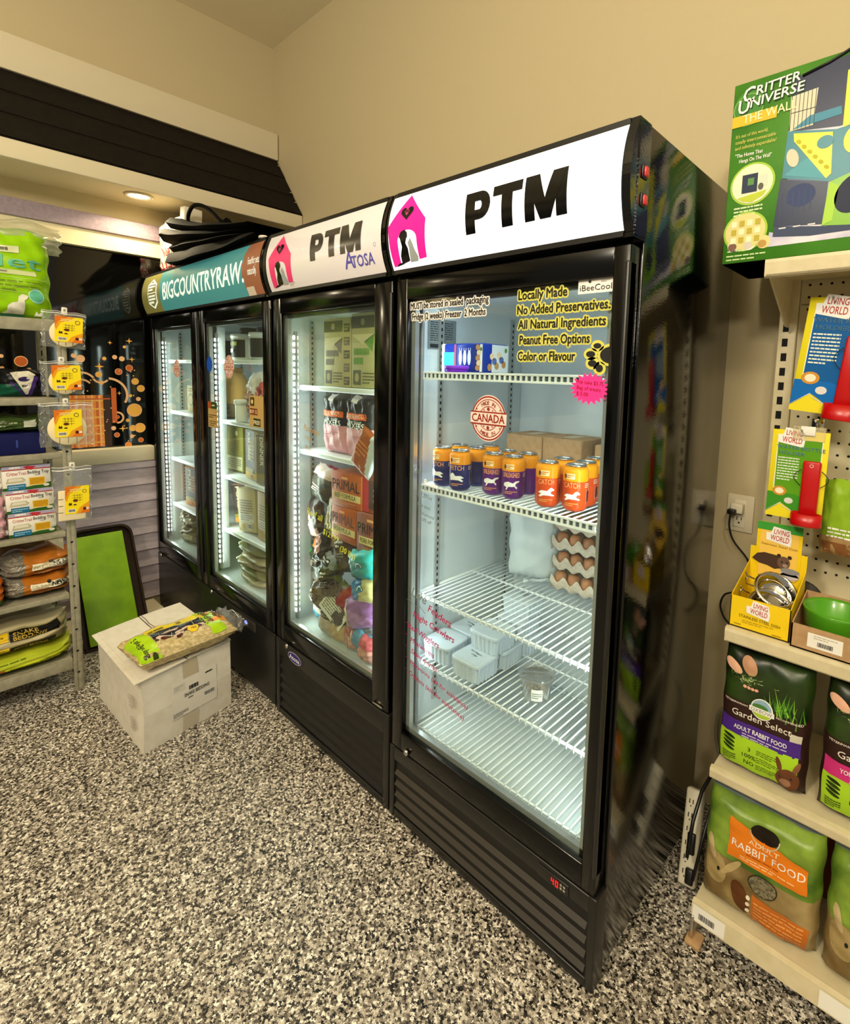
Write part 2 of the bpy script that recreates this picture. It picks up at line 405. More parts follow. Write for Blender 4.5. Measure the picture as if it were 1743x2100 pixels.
struct('baseboard_left', MB().rbox(XL, -2.80, -5, -.03, 0, .05, CREAM, .006), 'low cream kerb along the siding')

# dark window with orange transfers
FW = right(XL-.028)
b = MB().box(XL-.06, XL-.03, -5, .62, .95, 2.1, mat('dark_pane', '#050504', .05, spec=.6))
OR = [mat('orange_transfer', '#f09226', .35), mat('amber_transfer', '#f7b848', .35), mat('rust_transfer', '#d0621c', .35), mat('peach_transfer', '#f6c08e', .4)]
rnd = random.Random(4)
dots = [(-.154, 1.423, .018, 2), (-.10, 1.445, .018, 2), (-.073, 1.368, .019, 1), (-.082, 1.2, .038, 1), (-.045, 1.327, .02, 1), (-.17, 1.505, .012, 3), (-.135, 1.497, .014, 3), (-.22, 1.495, .01, 1), (-.12, 1.565, .008, 1),
 (-.25, 1.405, .016, 1), (-.24, 1.36, .012, 1), (-.06, 1.265, .012, 3), (-.10, 1.285, .009, 1), (-.118, 1.142, .010, 1), (-.095, 1.095, .018, 1), (-.057, 1.095, .028, 1), (-.10, 1.047, .011, 3), (-.055, 1.022, .014, 2), (-.12, .998, .017, 0),
 (-.168, 1.163, .01, 2), (-.175, 1.06, .014, 2), (-.19, 1.10, .012, 3), (-.58, 1.466, .027, 2), (-.655, 1.49, .009, 3), (-.655, 1.43, .009, 3), (-.55, 1.425, .009, 3), (-.36, 1.505, .012, 3), (-.33, 1.49, .02, 3), (-.40, 1.40, .022, 1)]
for y, z, r, c in dots:
    b.pell(FW, y, z, r, r, OR[c]); b.pring(FW, y, z, r*1.02, r*.14, OR[3], .0012)
for k in range(34): b.pell(FW, rnd.uniform(-.42, -.05), rnd.uniform(1.0, 1.5), .0035, .0035, OR[3], .0012, 10)
def star(y, z, r, mt):
    b.ppoly(FW, [(y+(r if k % 2 == 0 else r*.28)*cos(pi*k/4), z+(r if k % 2 == 0 else r*.28)*sin(pi*k/4)) for k in range(8)], mt)
for y, z, r in ((-.245, 1.45, .024), (-.085, 1.495, .016), (-.19, 1.585, .012), (-.095, 1.60, .018), (-.145, 1.095, .02), (-.155, 1.30, .012)): star(y, z, r, OR[1])
b.prect(FW, -.40, 1.0, -.235, 1.29, OR[0])                              # plaid panel
for k in range(6): b.prect(FW, -.40, 1.02+.047*k, -.235, 1.029+.047*k, OR[1], .0012)
for k in range(5): b.prect(FW, -.395+.035*k, 1.0, -.388+.035*k, 1.29, OR[3], .0014)
for k in range(3): b.prect(FW, -.38+.055*k, 1.0, -.368+.055*k, 1.29, OR[2], .0010)
b.prect(FW, -.235, 1.0, -.20, 1.29, mat('brown_transfer', '#3a1c08', .4)); b.prect(FW, -.195, 1.13, -.17, 1.33, OR[2])
b.prect(FW, -.40, 1.265, -.20, 1.272, OR[2], .0016)
for (y, z, r, a0, a1, t) in ((-.21, 1.29, .10, -.5, 1.5, .012), (-.17, 1.16, .035, -1.6, 1.6, .01), (-.33, 1.35, .07, .5, 2.4, .010), (-.33, 1.33, .05, .6, 2.4, .009), (-.24, 1.40, .045, 3.5, 5.6, .01)):
    b.pring(FW, y, z, r, t, OR[3], .001, 20, a0, a1)
b.pring(FW, -.225, 1.075, .012, .003, INK, .002, 16, 0, 4.5)
struct('window_1', b, 'black glossy shop window with orange dots, stars and plaid transfers')

# recessed lamp in the soffit
t = thing('recessed_downlight', 'round recessed downlight glowing in the cream soffit over the left corner', 'ceiling light', (-2.79, -.085, 2.362))
obj('trim_ring', MB().lathe([(.070, .0), (.070, -.006), (.054, -.008), (.050, .004)], CREAM, 32), t)
obj('lens', MB().lathe([(.0, -.002), (.050, -.002)], mat('lamp_lens', '#fff4dd', .4, emit='#ffe9c0', es=14), 32), t)
area('downlight_and_fill_beam', (-2.79, -.085, 2.345), (0.12, 0, -1), 6, .09, color=(1, .82, .5), spread=150)
area('downlight_and_fill_beam', (-2.79, -1.25, 2.345), (0.1, 0, -1), 9, .09, color=(1, .84, .56), spread=150)  # unseen beam with no fixture, strengthened to brighten the left side
area('downlight_and_fill_beam', (-2.79, -2.4, 2.345), (0.1, 0, -1), 9, .09, color=(1, .84, .56), spread=150)  # another fixtureless beam, added out of view to light the left side

# ------------------------------------------------------------------ the coolers
SIGNW = mat('lit_sign_white', '#f4f5f6', .3, emit='#f6f8ff', es=.60, coat=.3)
SIGND = mat('unlit_sign_white', '#e6e1e6', .28, coat=.6)
def sign_map(z0=1.752, z1=1.965):
    def F(u, v, d):
        s = max(0, min(1, (v-z0)/(z1-z0))); return (u, -.012-.026*(1-(2*s-1)**2)-d, v)
    return F
FS = sign_map()
PINK = mat('pink_print', '#f01888', .35, emit='#ff1090', es=.35); PINKD = mat('pink_print_unlit', '#e8397a', .35)
SBLK = mat('sign_black', '#050505', .18)
def kennel(b, x, z, w, h, pink):
    """pink dog house with a dog and a cat in its doorway"""
    R = lambda q: [(x+w*a, z+h*c) for a, c in q]
    def pp(q, mt, d):
        b.ppoly(FS, R(q), mt, d)
    arch = [(.51+.25*cos(pi*k/14), .34+.14*sin(pi*k/14)) for k in range(15)]
    pp([(.06, 0), (.26, .02)]+arch[::-1]+[(.76, .05), (.95, .06), (.95, .58), (1.0, .58), (.5, 1), (0, .58), (.06, .58)], pink, .001)
    hrt = [(.5+.165*(16*sin(t)**3)/16, .73+.11*(13*cos(t)-5*cos(2*t)-2*cos(3*t)-cos(4*t))/16) for t in [2*pi*k/30 for k in range(30)]]
    pp(hrt, SBLK, .0018); b.ppaw(FS, x+.5*w, z+.735*h, .075*w, P('#a83866'), .0024)
    pp([(.30, .02), (.52, .05), (.52, .22), (.47, .30), (.50, .36), (.53, .38), (.53, .44), (.46, .49), (.36, .47), (.30, .40), (.33, .38), (.37, .38), (.37, .26), (.36, .15), (.30, .13)], SBLK, .0018)
    pp([(.53, .03), (.72, .03), (.75, .09), (.69, .18), (.65, .28), (.60, .36), (.57, .33), (.53, .30), (.55, .22)], P('#9aa0a0'), .0016)
    pp([(.14, .0), (.34, .02), (.34, .045), (.22, .04), (.14, .012)], SBLK, .0018)
def cooler(name, label, x0, x1, gz0, doors, dz0, style):
    """upright merchandiser: cabinet, liner, header, doors; doors = glass openings (xa, xb)"""
    t = thing(name, label, 'refrigerator', (0, 0, 0))
    D = .65
    c = MB()
    c.rbox(x0+.002, x0+.045, .047, D, .03, 1.976, BLACK, .003); c.rbox(x1-.045, x1-.002, .047, D, .03, 1.976, BLACK, .003)
    c.box(x0+.04, x1-.04, D-.04, D-.002, .04, 1.95, BLACK); c.box(x0+.04, x1-.04, .047, D-.03, 1.70, 1.75, BLKM)
    c.box(x0+.04, x1-.04, .06, D-.03, gz0-.05, gz0-.015, BLKM); c.box(x0+.04, x1-.04, .06, D-.03, 1.955, 1.976, BLKM)
    obj('cabinet', c, t)
    l = MB(); ix0, ix1 = x0+.047, x1-.047
    l.box(ix0-.001, ix0+.003, .05, .585, gz0-.015, 1.70, LINER); l.box(ix1-.003, ix1+.001, .05, .585, gz0-.015, 1.70, LINER)
    l.box(ix0, ix1, .575, .582, gz0-.015, 1.70, LINER); l.box(ix0, ix1, .05, .58, 1.692, 1.70, LINER); l.box(ix0, ix1, .05, .58, gz0-.015, gz0-.008, LINER)
    obj('liner', l, t, 'pale inside lining')
    for px, sg in ((ix0+.003, 1), (ix1-.003, -1)):
        for yy in (.135, .50):
            p = MB()
            p.box(min(px, px+sg*.006), max(px, px+sg*.006), yy, yy+.022, gz0+.05, 1.66, ALU)
            k = gz0+.06
            while k < 1.65: p.box(min(px+sg*.006, px+sg*.0066), max(px+sg*.006, px+sg*.0066), yy+.008, yy+.014, k, k+.010, HOLE); k += .021
            obj('shelf_standard', p, t, 'slotted metal strip for hanging the shelves')
    # header box with its bowed sign
    prof = [(.047, 1.745), (-.008, 1.745), (-.016, 1.752)]+[(-.010-.026*(1-(2*s-1)**2), 1.752+.213*s) for s in [k/10 for k in range(11)]]+[(-.006, 1.976), (.047, 1.976)]
    h = MB(); h.prism(prof, x0+.001, x0+.024, 'x', BLKP); h.prism(prof, x1-.024, x1-.001, 'x', BLACK)
    h.box(x0+.02, x1-.02, -.016, .05, 1.7455, 1.757, BLKP); h.box(x0+.02, x1-.02, -.010, .05, 1.962, 1.9755, BLKP); h.box(x0+.02, x1-.02, .03, .05, 1.75, 1.97, BLKM)
    obj('header', h, t)
    # doors
    xs = doors
    for i, (a, bb) in enumerate(xs):
        da = x0+.008 if i == 0 else (xs[i-1][1]+a)/2+.002; db = x1-.008 if i == len(xs)-1 else (bb+xs[i+1][0])/2-.002
        f = MB()
        f.rbox(da, a, 0, .044, dz0, 1.736, BLKF, .005); f.rbox(bb, db, 0, .044, dz0, 1.736, BLKF, .005)
        f.rbox(a-.004, bb+.004, 0, .044, dz0, gz0, BLKF, .005); f.rbox(a-.004, bb+.004, 0, .044, 1.672, 1.736, BLKF, .005)
        f.rbox(db-.010, db, -.004, .03, dz0+.05, 1.70, BLKP, .003)
        door = obj('door', f, t)
        g = MB().box(a-.002, bb+.002, .012, .016, gz0-.002, 1.674, GLASS if style == 3 else GLASS2)
        obj('door_glass', g, door, 'clear glass pane')
        s = MB(); q = .016
        s.box(a, a+q, .020, .036, gz0, 1.672, ALU); s.box(bb-q, bb, .020, .036, gz0, 1.672, ALU)
        s.box(a, bb, .020, .036, gz0, gz0+q, ALU); s.box(a, bb, .020, .036, 1.658, 1.672, BLKM)
        obj('glass_spacer', s, door, 'silver edge strip of the double glazing')
        k = MB().lathe([(0, .012), (.008, .011), (.010, .006), (.010, 0)], STEEL, 16, M=Matrix.Translation((a+.03, .001, dz0-.012 if style != 3 else dz0+.012)) @ Matrix.Rotation(pi/2, 4, 'X'))
        obj('lock', k, t, 'small round silver lock')
        yield_door.append(door)
    return t
yield_door = []

# --- tall right-hand cooler
C3 = cooler('upright_cooler', 'tall black glass-door cooler with bright white lit sign, eggs and drink cans inside', -.758, -.002, .315, [(-.702, -.049)], .252, 3)
D3 = yield_door[-1]
b = MB().grid(lambda a, c: FS(-.745+.724*a, 1.757+.204*c, 0), 1, 14, SIGNW)
b.pPTM(FS, -.440, 1.808, .098, .295, SBLK)
kennel(b, -.745, 1.765, .158, .190, PINK)
obj('sign_panel', b, C3, 'bright white sign with black PTM letters and a pink dog house')
b = MB(); FN = front(-.0005)
b.box(-.735, -.022, .008, .05, .03, .25, BLKM); b.rbox(-.735, -.022, -.001, .012, .205, .249, BLKP, .003); b.rbox(-.757, -.735, -.001, .05, .005, .25, BLKP, .003); b.rbox(-.024, -.003, -.001, .05, .005, .25, BLKP, .003)
b.rbox(-.735, -.022, .0, .05, .005, .03, BLKP, .003)
obj('kick_panel', b, C3)
for k in range(4):
    z = .045+.038*k
    obj('louver', MB().add([(-.73, -.002, z), (-.028, -.002, z), (-.028, .022, z+.027), (-.73, .022, z+.027), (-.73, .004, z-.003), (-.028, .004, z-.003)], [(0, 1, 2, 3), (0, 4, 5, 1)], LOUV), C3)
b = MB().rbox(-.165, -.075, -.005, .002, .208, .238, BLKP, .002)
FD = front(-.0055)
def seg7(b, s, u, v, h, mt):
    w = h*.5; t = h*.13; S = {'4': 'bfgc', '0': 'abcdef'}[s]
    R = {'a': (0, h-t, w, h), 'd': (0, 0, w, t), 'g': (0, h/2-t/2, w, h/2+t/2), 'f': (0, h/2, t, h), 'b': (w-t, h/2, w, h), 'e': (0, 0, t, h/2), 'c': (w-t, 0, w, h/2)}
    for k in S: r = R[k]; b.prect(FD, u+r[0], v+r[1], u+r[2], v+r[3], mt, .0006)
LED = mat('red_led', '#ff2020', .4, emit='#ff1418', es=1.3)
seg7(b, '4', -.124, .2145, .016, LED); seg7(b, '0', -.112, .2145, .016, LED)
for dx in (0, .009):
    for dz in (0, .009): b.pell(FD, -.096+dx, .2195+dz, .0033, .0033, P('#a09a90'), .0006, 12)
obj('temperature_display', b, C3, 'small black display with red digits 40')
b = MB(); FR = right(-.0018)
for z in (1.82, 1.755+.12):
    M = Matrix.Translation((-.001, .02, z)); b = MB()
    b.rbox(-.002, .004, -.012, .012, -.014, .014, BLKP, .003, M=M); b.rbox(.002, .008, -.008, .008, -.010, .010, mat('red_rocker', '#d8323c', .25), .003, M=M)
    obj('rocker_switch', b, C3, 'red rocker switch on the side')
obj('side_vent_panel', MB().box(-.003, -.0005, -.006, .044, 1.75, 1.97, BLACK), C3)
# wire shelves
def wire_shelf(parent, x0, x1, y0, y1, z, rail, step=.0205):
    b = MB(); n = int((x1-x0)/step)
    for k in range(n+1):
        x = x0+(x1-x0)*k/n; b.tube([(x, y0, z-.004), (x, y1, z-.004)], .0022, WIRE, 5)
        if not rail: b.tube([(x, y0-.001, z-.003), (x, y0-.005, z-.010), (x, y0-.002, z-.018)], .0026, WIRE, 5)
    for yy, zz, r in ((y0, z-.008, .0035), (y1, z-.008, .003), ((y0+y1)/2+.02, z-.008, .0032), (y0+.008, z-.018, .0025)): b.tube([(x0, yy, zz), (x1, yy, zz)], r, WIRE, 6)
    for xx in (x0, x1): b.tube([(xx, y0, z-.008), (xx, y1, z-.008)], .0032, WIRE, 6)
    if rail:
        b.rbox(x0, x1, y0-.010, y0-.004, z-.004, z+.002, WIRE, .001); b.rbox(x0, x1, y0-.010, y0-.004, z-.022, z-.016, WIRE, .001)
        b.box(x0, x1, y0-.0035, y0-.002, z-.018, z, P('#59646a'))  # dark strip painting the shade under the deck, seen between the rail bars
        k = x0
        while k < x1: b.box(k, k+.0065, y0-.009, y0-.005, z-.018, z, WIRE); k += .0175
    return obj('wire_shelf', b, parent, 'white wire shelf')
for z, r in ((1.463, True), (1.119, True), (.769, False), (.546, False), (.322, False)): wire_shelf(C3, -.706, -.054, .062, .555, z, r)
# inside lamps of the coolers
COOL = (.86, .97, 1.0)
LEDM = mat('led_chip', '#ffffff', .4, emit='#f4f8ff', es=9)
STRIP = mat('led_strip_base', '#8d9096', .35)
def led(parent, x, z0, z1, aim, power, dots=True, y=.052):
    b = MB().rbox(x-.009, x+.009, y-.006, y+.004, z0-.03, z1+.03, STRIP, .002)
    z = z0
    while dots and z < z1:
        b.rbox(x-.007, x+.007, y-.011, y-.005, z, z+.016, LEDM, .003, 1); b.rbox(x-.007, x+.007, y+.003, y+.008, z, z+.016, LEDM, .003, 1); z += .026
    if not dots: b.box(x-.004, x+.004, y+.004, y+.006, z0, z1, mat('led_diffuser', '#ffffff', .4, emit='#f0faff', es=2.5))
    obj('led_strip', b, parent, 'vertical strip of white LEDs')
    area('cooler_lamp', (x+.012*(1 if aim[0] > 0 else -1), y+.012, (z0+z1)/2), aim, power, z1-z0, .02, COOL, parent=parent).rotation_euler = \
        Matrix((Vector((0, 0, 1)), Vector(aim).normalized().cross(Vector((0, 0, 1))).normalized()*-1, -Vector(aim).normalized())).transposed().to_euler()
led(C3, -.693, .36, 1.64, (1, .75, 0), 1.3, False); led(C3, -.066, .36, 1.64, (-1, .55, 0), 1.8, False)
area('cooler_lamp', (-.38, .12, 1.685), (0, .0, -1), .7, .55, .05, COOL, parent=C3)
# rating sheet on the inside wall
b = MB(); FL = right(-.7075)
b.prect(FL, .09, 1.535, .215, 1.63, P('#7f8684')); b.plines(FL, .10, 1.56, .20, 1.622, 9, P('#3c4142'), seed=5); b.prect(FL, .10, 1.54, .205, 1.552, P('#2c3030'), .001)
obj('rating_sheet', b, C3, 'grey printed sheet on the inside wall')

# stickers and writing on the tall cooler's glass
FG = front(.0115)
YEL = P('#cfc95c'); HALO = P('#e8e2da')
def halo_text(b, t, u, v, h, w, halo, ob=.055, bold=0):
    b.ptext(FG, t, u, v, h, INK, w=w, d=.0016, bold=bold)
    for k in range(10): b.ptext(FG, t, u+ob*cos(2*pi*k/10), v+ob*sin(2*pi*k/10), h, halo, w=w, d=.0006+.00001*k)
def bar_halo(b, u0, v0, u1, v1, mt, n=8):
    r = (v1-v0)/2
    b.ppoly(FG, [(u0+r*.6*cos(a)*1, (v0+v1)/2+r*sin(a)) for a in [pi/2+pi*k/n for k in range(n+1)]]+[(u1+r*.6*cos(a), (v0+v1)/2+r*sin(a)) for a in [-pi/2+pi*k/n for k in range(n+1)]], mt, .0006)
b = MB()
for t, u, v, w in (('Locally Made', -.301, 1.643, .137), ('No Added Preservatives.', -.303, 1.608, .247), ('All Natural Ingredients', -.299, 1.573, .235), ('Peanut Free Options', -.293, 1.536, .192), ('Color or Flavour', -.297, 1.497, .161)):
    halo_text(b, t, u, v, .0215, w, YEL, .0046, .035)
obj('ingredient_sticker', b, D3, 'yellow backed lettering, five lines from Locally Made to Color or Flavour')
b = MB()
for t, u, v, w in (('MUST be stored in sealed  packaging', -.697, 1.645, .300), ('Fridge (2 weeks) Freezer  2 Months', -.690, 1.614, .284)):
    halo_text(b, t, u, v, .0185, w, HALO, .0040, .03)
obj('storage_sticker', b, D3, 'white backed lettering about sealed packaging, fridge and freezer')
b = MB(); b.prect(FG, -.136, 1.643, -.0495, 1.672, P('#efe9e2')); b.ptext(FG, 'iBeeCool', -.131, 1.649, .013, INK, w=.077, d=.0016)
b.pell(FG, -.107, 1.668, .0035, .003, INK, .0016, 14); b.plines(FG, -.080, 1.6645, -.058, 1.670, 2, P('#9a9690'), .0016)
obj('logo_sticker', b, D3, 'white iBeeCool sticker')
b = MB()
Q = [(-.047, 1.509, .0265, .018), (-.081, 1.529, .0095, .0058), (-.0965, 1.511, .0112, .0068), (-.0915, 1.491, .0105, .0072), (-.0735, 1.480, .0085, .0082)]
for u, v, a, c in Q: b.pell(FG, u, v, a+.0065, c+.0065, YEL, .0008); b.pell(FG, u, v, a, c, INK, .0018)
obj('paw_sticker', b, D3, 'black paw print on yellow')
b = MB(); pts = []
for k in range(40):
    r = 1.05 if k % 2 == 0 else .78; pts.append((-.095+.048*r*cos(2*pi*k/40), 1.435+.035*r*sin(2*pi*k/40)))
b.ppoly(FG, pts, mat('hot_pink_card', '#ff2f8e', .5), .0022); RI = P('#8c0f1c')
for i, (t, w) in enumerate((('Pup cake $3.75', .066), ('Bag of treats', .060), ('$ 5.00', .030))): b.ptext(FG, t, -.127, 1.447-.0135*i, .0085, RI, w=w, d=.003, rot=-.08)
obj('price_burst', b, D3, 'hot pink starburst card with red handwriting')
def canada(b, u, v, r, F=FG, ink='#8e2a22', pale='#e6cfc4', txt='CANADA', clipr=None):
    I = P(ink); b.pell(F, u, v, r, r*1.05, P(pale), .0008, 40)
    b.pring(F, u, v, r, r*.06, I, .0016, 40); b.pring(F, u, v, r*.86, r*.03, I, .0016, 40); b.pring(F, u, v, r*.55, r*.03, I, .0016, 32)
    b.prect(F, u-r*1.05, v-r*.26, u+r*1.05, v+r*.26, P(pale), .0022); b.prect(F, u-r*1.05, v+r*.24, u+r*1.05, v+r*.30, I, .0024); b.prect(F, u-r*1.05, v-r*.30, u+r*1.05, v-r*.24, I, .0024)
    b.ptext(F, txt, u, v-r*.17, r*.36, I, w=r*1.9, al='C', d=.003, bold=.025)
    for sg, t in ((1, 'MADE IN'), (-1, 'MADE IN')):
        for i, ch in enumerate(t):
            a = pi/2*sg-(i-3)*.17*(1 if sg > 0 else -1); rr = r*(.61 if sg > 0 else .81)
            if ch != ' ': b.ptext(F, ch, u+rr*cos(a), v+rr*sin(a), r*.17, I, al='C', d=.0024, rot=a-pi/2*sg, bold=.01)
        b.pell(F, u, v+sg*r*.42, r*.09, r*.09, I, .0024, 5); 
        for q in (-.25, .25): b.pell(F, u+q*r, v+sg*r*.36, r*.035, r*.035, I, .0024, 8)
        for q in (-.68, .68): b.pell(F, u+q*r, v+sg*r*.40, r*.035, r*.035, I, .0024, 8)
b = MB(); canada(b, -.386, 1.347, .058); obj('origin_sticker', b, D3, 'round dark red MADE IN CANADA stamp sticker')
MK = P('#f2f6f4', .6); MG = P('#74827f', .6); MR = P('#b02a58', .6)
for t, u, v, h, mt, r in (('Craft', -.675, 1.166, .014, MG, -.12), ('Beasts', -.628, 1.135, .016, MK, -.12), ('Pups', -.655, 1.120, .014, MG, -.1), ('$ 9.99/ea', -.655, 1.098, .012, MG, -.12),
    ('Buy one', -.655, 1.066, .012, MG, -.12), ('get second', -.645, 1.042, .010, MG, -.12), ('15% off', -.635, 1.022, .010, MG, -.1), ('Live', -.675, .777, .030, MG, -.15), ('Feeders', -.60, .752, .022, MR, -.2),
    ('Night Crawlers', -.665, .712, .020, MR, -.12), ('Red Wigglers', -.688, .668, .018, MR, -.12), ('Mealworms', -.676, .628, .016, MR, -.14), ('Superworms', -.672, .592, .016, MR, -.14),
    ('Waxworms (ask for assistance)', -.68, .556, .014, MR, -.16), ('Crickets (ask for assistance)', -.682, .518, .015, MR, -.17)):
    b = MB().ptext(FG, t, u, v, h, mt, d=.0012, rot=r, shear=.15, bold=.02); obj('marker_writing', b, D3, 'handwriting on the left of the glass')
b = MB()
for k in range(5): obj('marker_dash', MB().prect(FG, -.70, .53+.038*k, -.688, .5315+.038*k, MR, .0012), D3)
obj('marker_underline', MB().prect(FG, -.66, 1.093, -.62, 1.0945, MG, .0012), D3); b.tube([FG(-.695+.012*k, .758+.005*sin(k*1.6)-.002*k, .0012) for k in range(8)], .001, MG, 4)
obj('marker_underline', b, D3)

# --- middle cooler
C2 = cooler('upright_freezer', 'black glass-door freezer between two coolers, white unlit sign with purple letters', -1.518, -.762, .413, [(-1.447, -.858)], .345, 2)
D2 = yield_door[-1]
b = MB().grid(lambda a, c: FS(-1.484+.704*a, 1.757+.204*c, 0), 1, 14, SIGND)
b.pPTM(FS, -1.168, 1.832, .088, .290, mat('sign_grey_black', '#3a3630', .2))
kennel(b, -1.462, 1.768, .165, .185, PINKD)
AT = P('#5c56b0')
b.ptext(FS, 'TOSA', -.932, 1.785, .034, AT, w=.112, d=.0015, bold=.015, shear=.05, sub=.02); b.ptext(FS, 'A', -.972, 1.785, .052, AT, d=.0018, shear=.1, sub=.02); b.pring(FS, -.810, 1.838, .006, .0012, P('#8a8aa0'))
b.ppoly(FS, [(-1.34, 1.765), (-1.29, 1.765), (-1.29, 1.782), (-1.34, 1.782)], P('#e8e4e2')); b.plines(FS, -1.335, 1.767, -1.295, 1.780, 3, P('#9a9690'), .0014)
obj('sign_panel', b, C2, 'unlit white sign with PTM, a pink dog house and purple brand letters')
b = MB(); b.box(-1.49, -.79, .008, .05, .03, .34, BLKM); b.rbox(-1.49, -.79, -.001, .012, .268, .338, BLKP, .003); b.rbox(-1.516, -1.488, -.001, .05, .005, .34, BLKP, .003); b.rbox(-.792, -.764, -.001, .05, .005, .34, BLKP, .003); b.rbox(-1.49, -.79, 0, .05, .005, .03, BLKP, .003)
obj('kick_panel', b, C2)
for k in range(5):
    z = .045+.043*k
    obj('louver', MB().add([(-1.485, -.001, z), (-.80, -.001, z), (-.80, .02, z+.032), (-1.485, .02, z+.032)], [(0, 1, 2, 3)], BLKP), C2)
b = MB(); b.pell(FN, -1.36, .300, .052, .022, P('#b9b4c4'), .002, 32); b.pell(FN, -1.36, .300, .049, .019, P('#332a78'), .0026, 32); b.ptext(FN, 'Atosa', -1.36, .291, .019, WHITE, w=.078, al='C', d=.0034, bold=.015)
obj('badge', b, C2, 'oval dark blue brand badge with white letters')
b = MB().rbox(-.845, -.795, -.006, .0, .352, .358, STEEL, .001); obj('hinge_plate', b, C2, 'thin silver hinge plate')
def plate_shelf(parent, x0, x1, y0, y1, z):
    b = MB().rbox(x0, x1, y0, y0+.012, z-.020, z, SHELFW, .004).box(x0, x1, y0+.01, y1, z-.008, z-.003, SHELFW)
    return obj('shelf', b, parent, 'white shelf with a rounded front lip')
for z in (1.40, 1.14): plate_shelf(C2, -1.46, -.82, .075, .56, z)
led(C2, -1.428, .46, 1.58, (1, .6, 0), 2.8, True); led(C2, -.845, .46, 1.58, (-1, .75, 0), 3.2, False, .06)
b = MB(); b.prect(front(.57), -1.42, 1.50, -1.30, 1.66, P('#c9ccca')); obj('rating_sheet', b, C2, 'white paper inside at the top left')
MY = P('#d6dc3c', .6); MO = P('#b98f4a', .6)
for t, u, v, h, mt in (('Beef all', -1.28, .915, .026, MY), ('Treats', -1.15, .885, .022, MY), ('$129.99', -1.17, .860, .022, MY), ('(30 lbs)', -1.06, .822, .022, MY), ('Pancreas', -1.30, 1.235, .022, MO), ('10oz', -1.29, 1.20, .018, MO), ('Pup', -1.29, 1.16, .02, MO)):
    b = MB().ptext(FG, t, u, v, h, mt, d=.0012, rot=-.12, shear=.15, bold=-.002); obj('marker_writing', b, D2, 'yellow handwriting across the freezer glass')

# --- double door cooler in the corner
C1 = cooler('double_door_cooler', 'black double-door cooler in the corner with teal and brown lit sign and white lettering', -2.985, -1.522, .414, [(-2.940, -2.366), (-2.198, -1.602)], .345, 1)
D1L, D1R = yield_door[-2:]
TEAL = mat('sign_teal', '#3f7a78', .35, emit='#4f9c98', es=.32); OLIV = mat('sign_olive', '#75703c', .35, emit='#8a8240', es=.22); BRN = mat('sign_brown', '#8a5a40', .35, emit='#a06040', es=.22); LET = mat('sign_letters', '#dfe8da', .35, emit='#e6f2e2', es=.55)
def sm(a, c):
    u = -2.968+1.43*a
    return OLIV if u < -2.68 else (BRN if u > -1.655-.035*(1-(2*c-1)**2) else TEAL)
b = MB().grid(lambda a, c: FS(-2.968+1.43*a, 1.757+.204*c, 0), 120, 14, sm)
b.ptext(FS, 'BIGCOUNTRYRAW.', -2.63, 1.812, .088, LET, w=.95, d=.002, bold=.02, shear=.12, sub=.03)
hexp = [(-2.86, 1.805), (-2.79, 1.775), (-2.72, 1.805), (-2.72, 1.905), (-2.79, 1.935), (-2.86, 1.905)]

def hexa(k, mt, d):
    q = [(-2.79+(u+2.79)*k, 1.855+(v-1.855)*k) for u, v in hexp]
    b.pquad(FS, q[0], q[2], q[3], q[5], mt, d, 8); b.pquad(FS, q[0], q[1], q[1], q[2], mt, d, 6); b.pquad(FS, q[5], q[3], q[4], q[4], mt, d, 6)
hexa(1, LET, .002); hexa(.88, OLIV, .0032); b.plines(FS, -2.84, 1.868, -2.74, 1.915, 3, LET, .0045, .6); b.plines(FS, -2.84, 1.800, -2.74, 1.850, 3, LET, .0045, .6, 4); b.prect(FS, -2.85, 1.856, -2.73, 1.860, LET, .0045)
b.ptext(FS, 'Food for pets,', -1.638, 1.875, .030, LET, w=.10, d=.002); b.ptext(FS, 'naturally.', -1.638, 1.835, .030, LET, w=.075, d=.002)
b.prect(FS, -1.67, 1.757, -1.605, 1.79, P('#d6c6b4'), .002)
obj('sign_panel', b, C1, 'teal, olive and brown sign with white lettering')
b = MB(); b.box(-2.96, -1.55, .006, .05, .02, .34, BLKM); b.rbox(-2.98, -1.53, 0, .012, .02, .338, BLKP, .004); obj('kick_panel', b, C1)
b = MB(); FK = front(-.001); b.rbox(-1.87, -1.70, -.004, .002, .285, .325, P('#3a3532', .3), .002); b.prect(front(-.0045), -1.80, .298, -1.775, .312, mat('blue_led', '#5060ff', .4, emit='#5a6cff', es=3.0)); obj('temperature_display', b, C1, 'small display with a blue light')
b = MB(); b.rbox(-2.20, -2.36, .046, .060, .42, 1.67, BLKM, .002); b.rbox(-2.225, -2.19, .060, .10, .43, 1.66, SHELFW, .003); obj('mullion', b, C1, 'white inside post between the doors')
for z in (1.50, 1.203, .923, .645): plate_shelf(C1, -2.93, -1.58, .075, .56, z)
led(C1, -2.915, .47, 1.60, (1, .6, 0), 2.2, True); led(C1, -2.178, .47, 1.60, (1, .6, 0), 2.2, True); led(C1, -1.615, .47, 1.60, (-1, .75, 0), 1.8, False, .06)
area('cooler_lamp', (-2.30, .085, 1.1), (-.6, .8, 0), 1.0, .03, 1.0, COOL, parent=C1)
b = MB(); canada(b, -1.945, 1.466, .05, ink='#b0402c', pale='#e8dccb'); obj('origin_sticker', b, D1R, 'round MADE IN CANADA sticker'); 
b = MB(); canada(b, -2.60, 1.449, .045, ink='#b0402c', pale='#e8d8c8'); obj('origin_sticker', b, D1L, 'round MADE IN CANADA sticker')
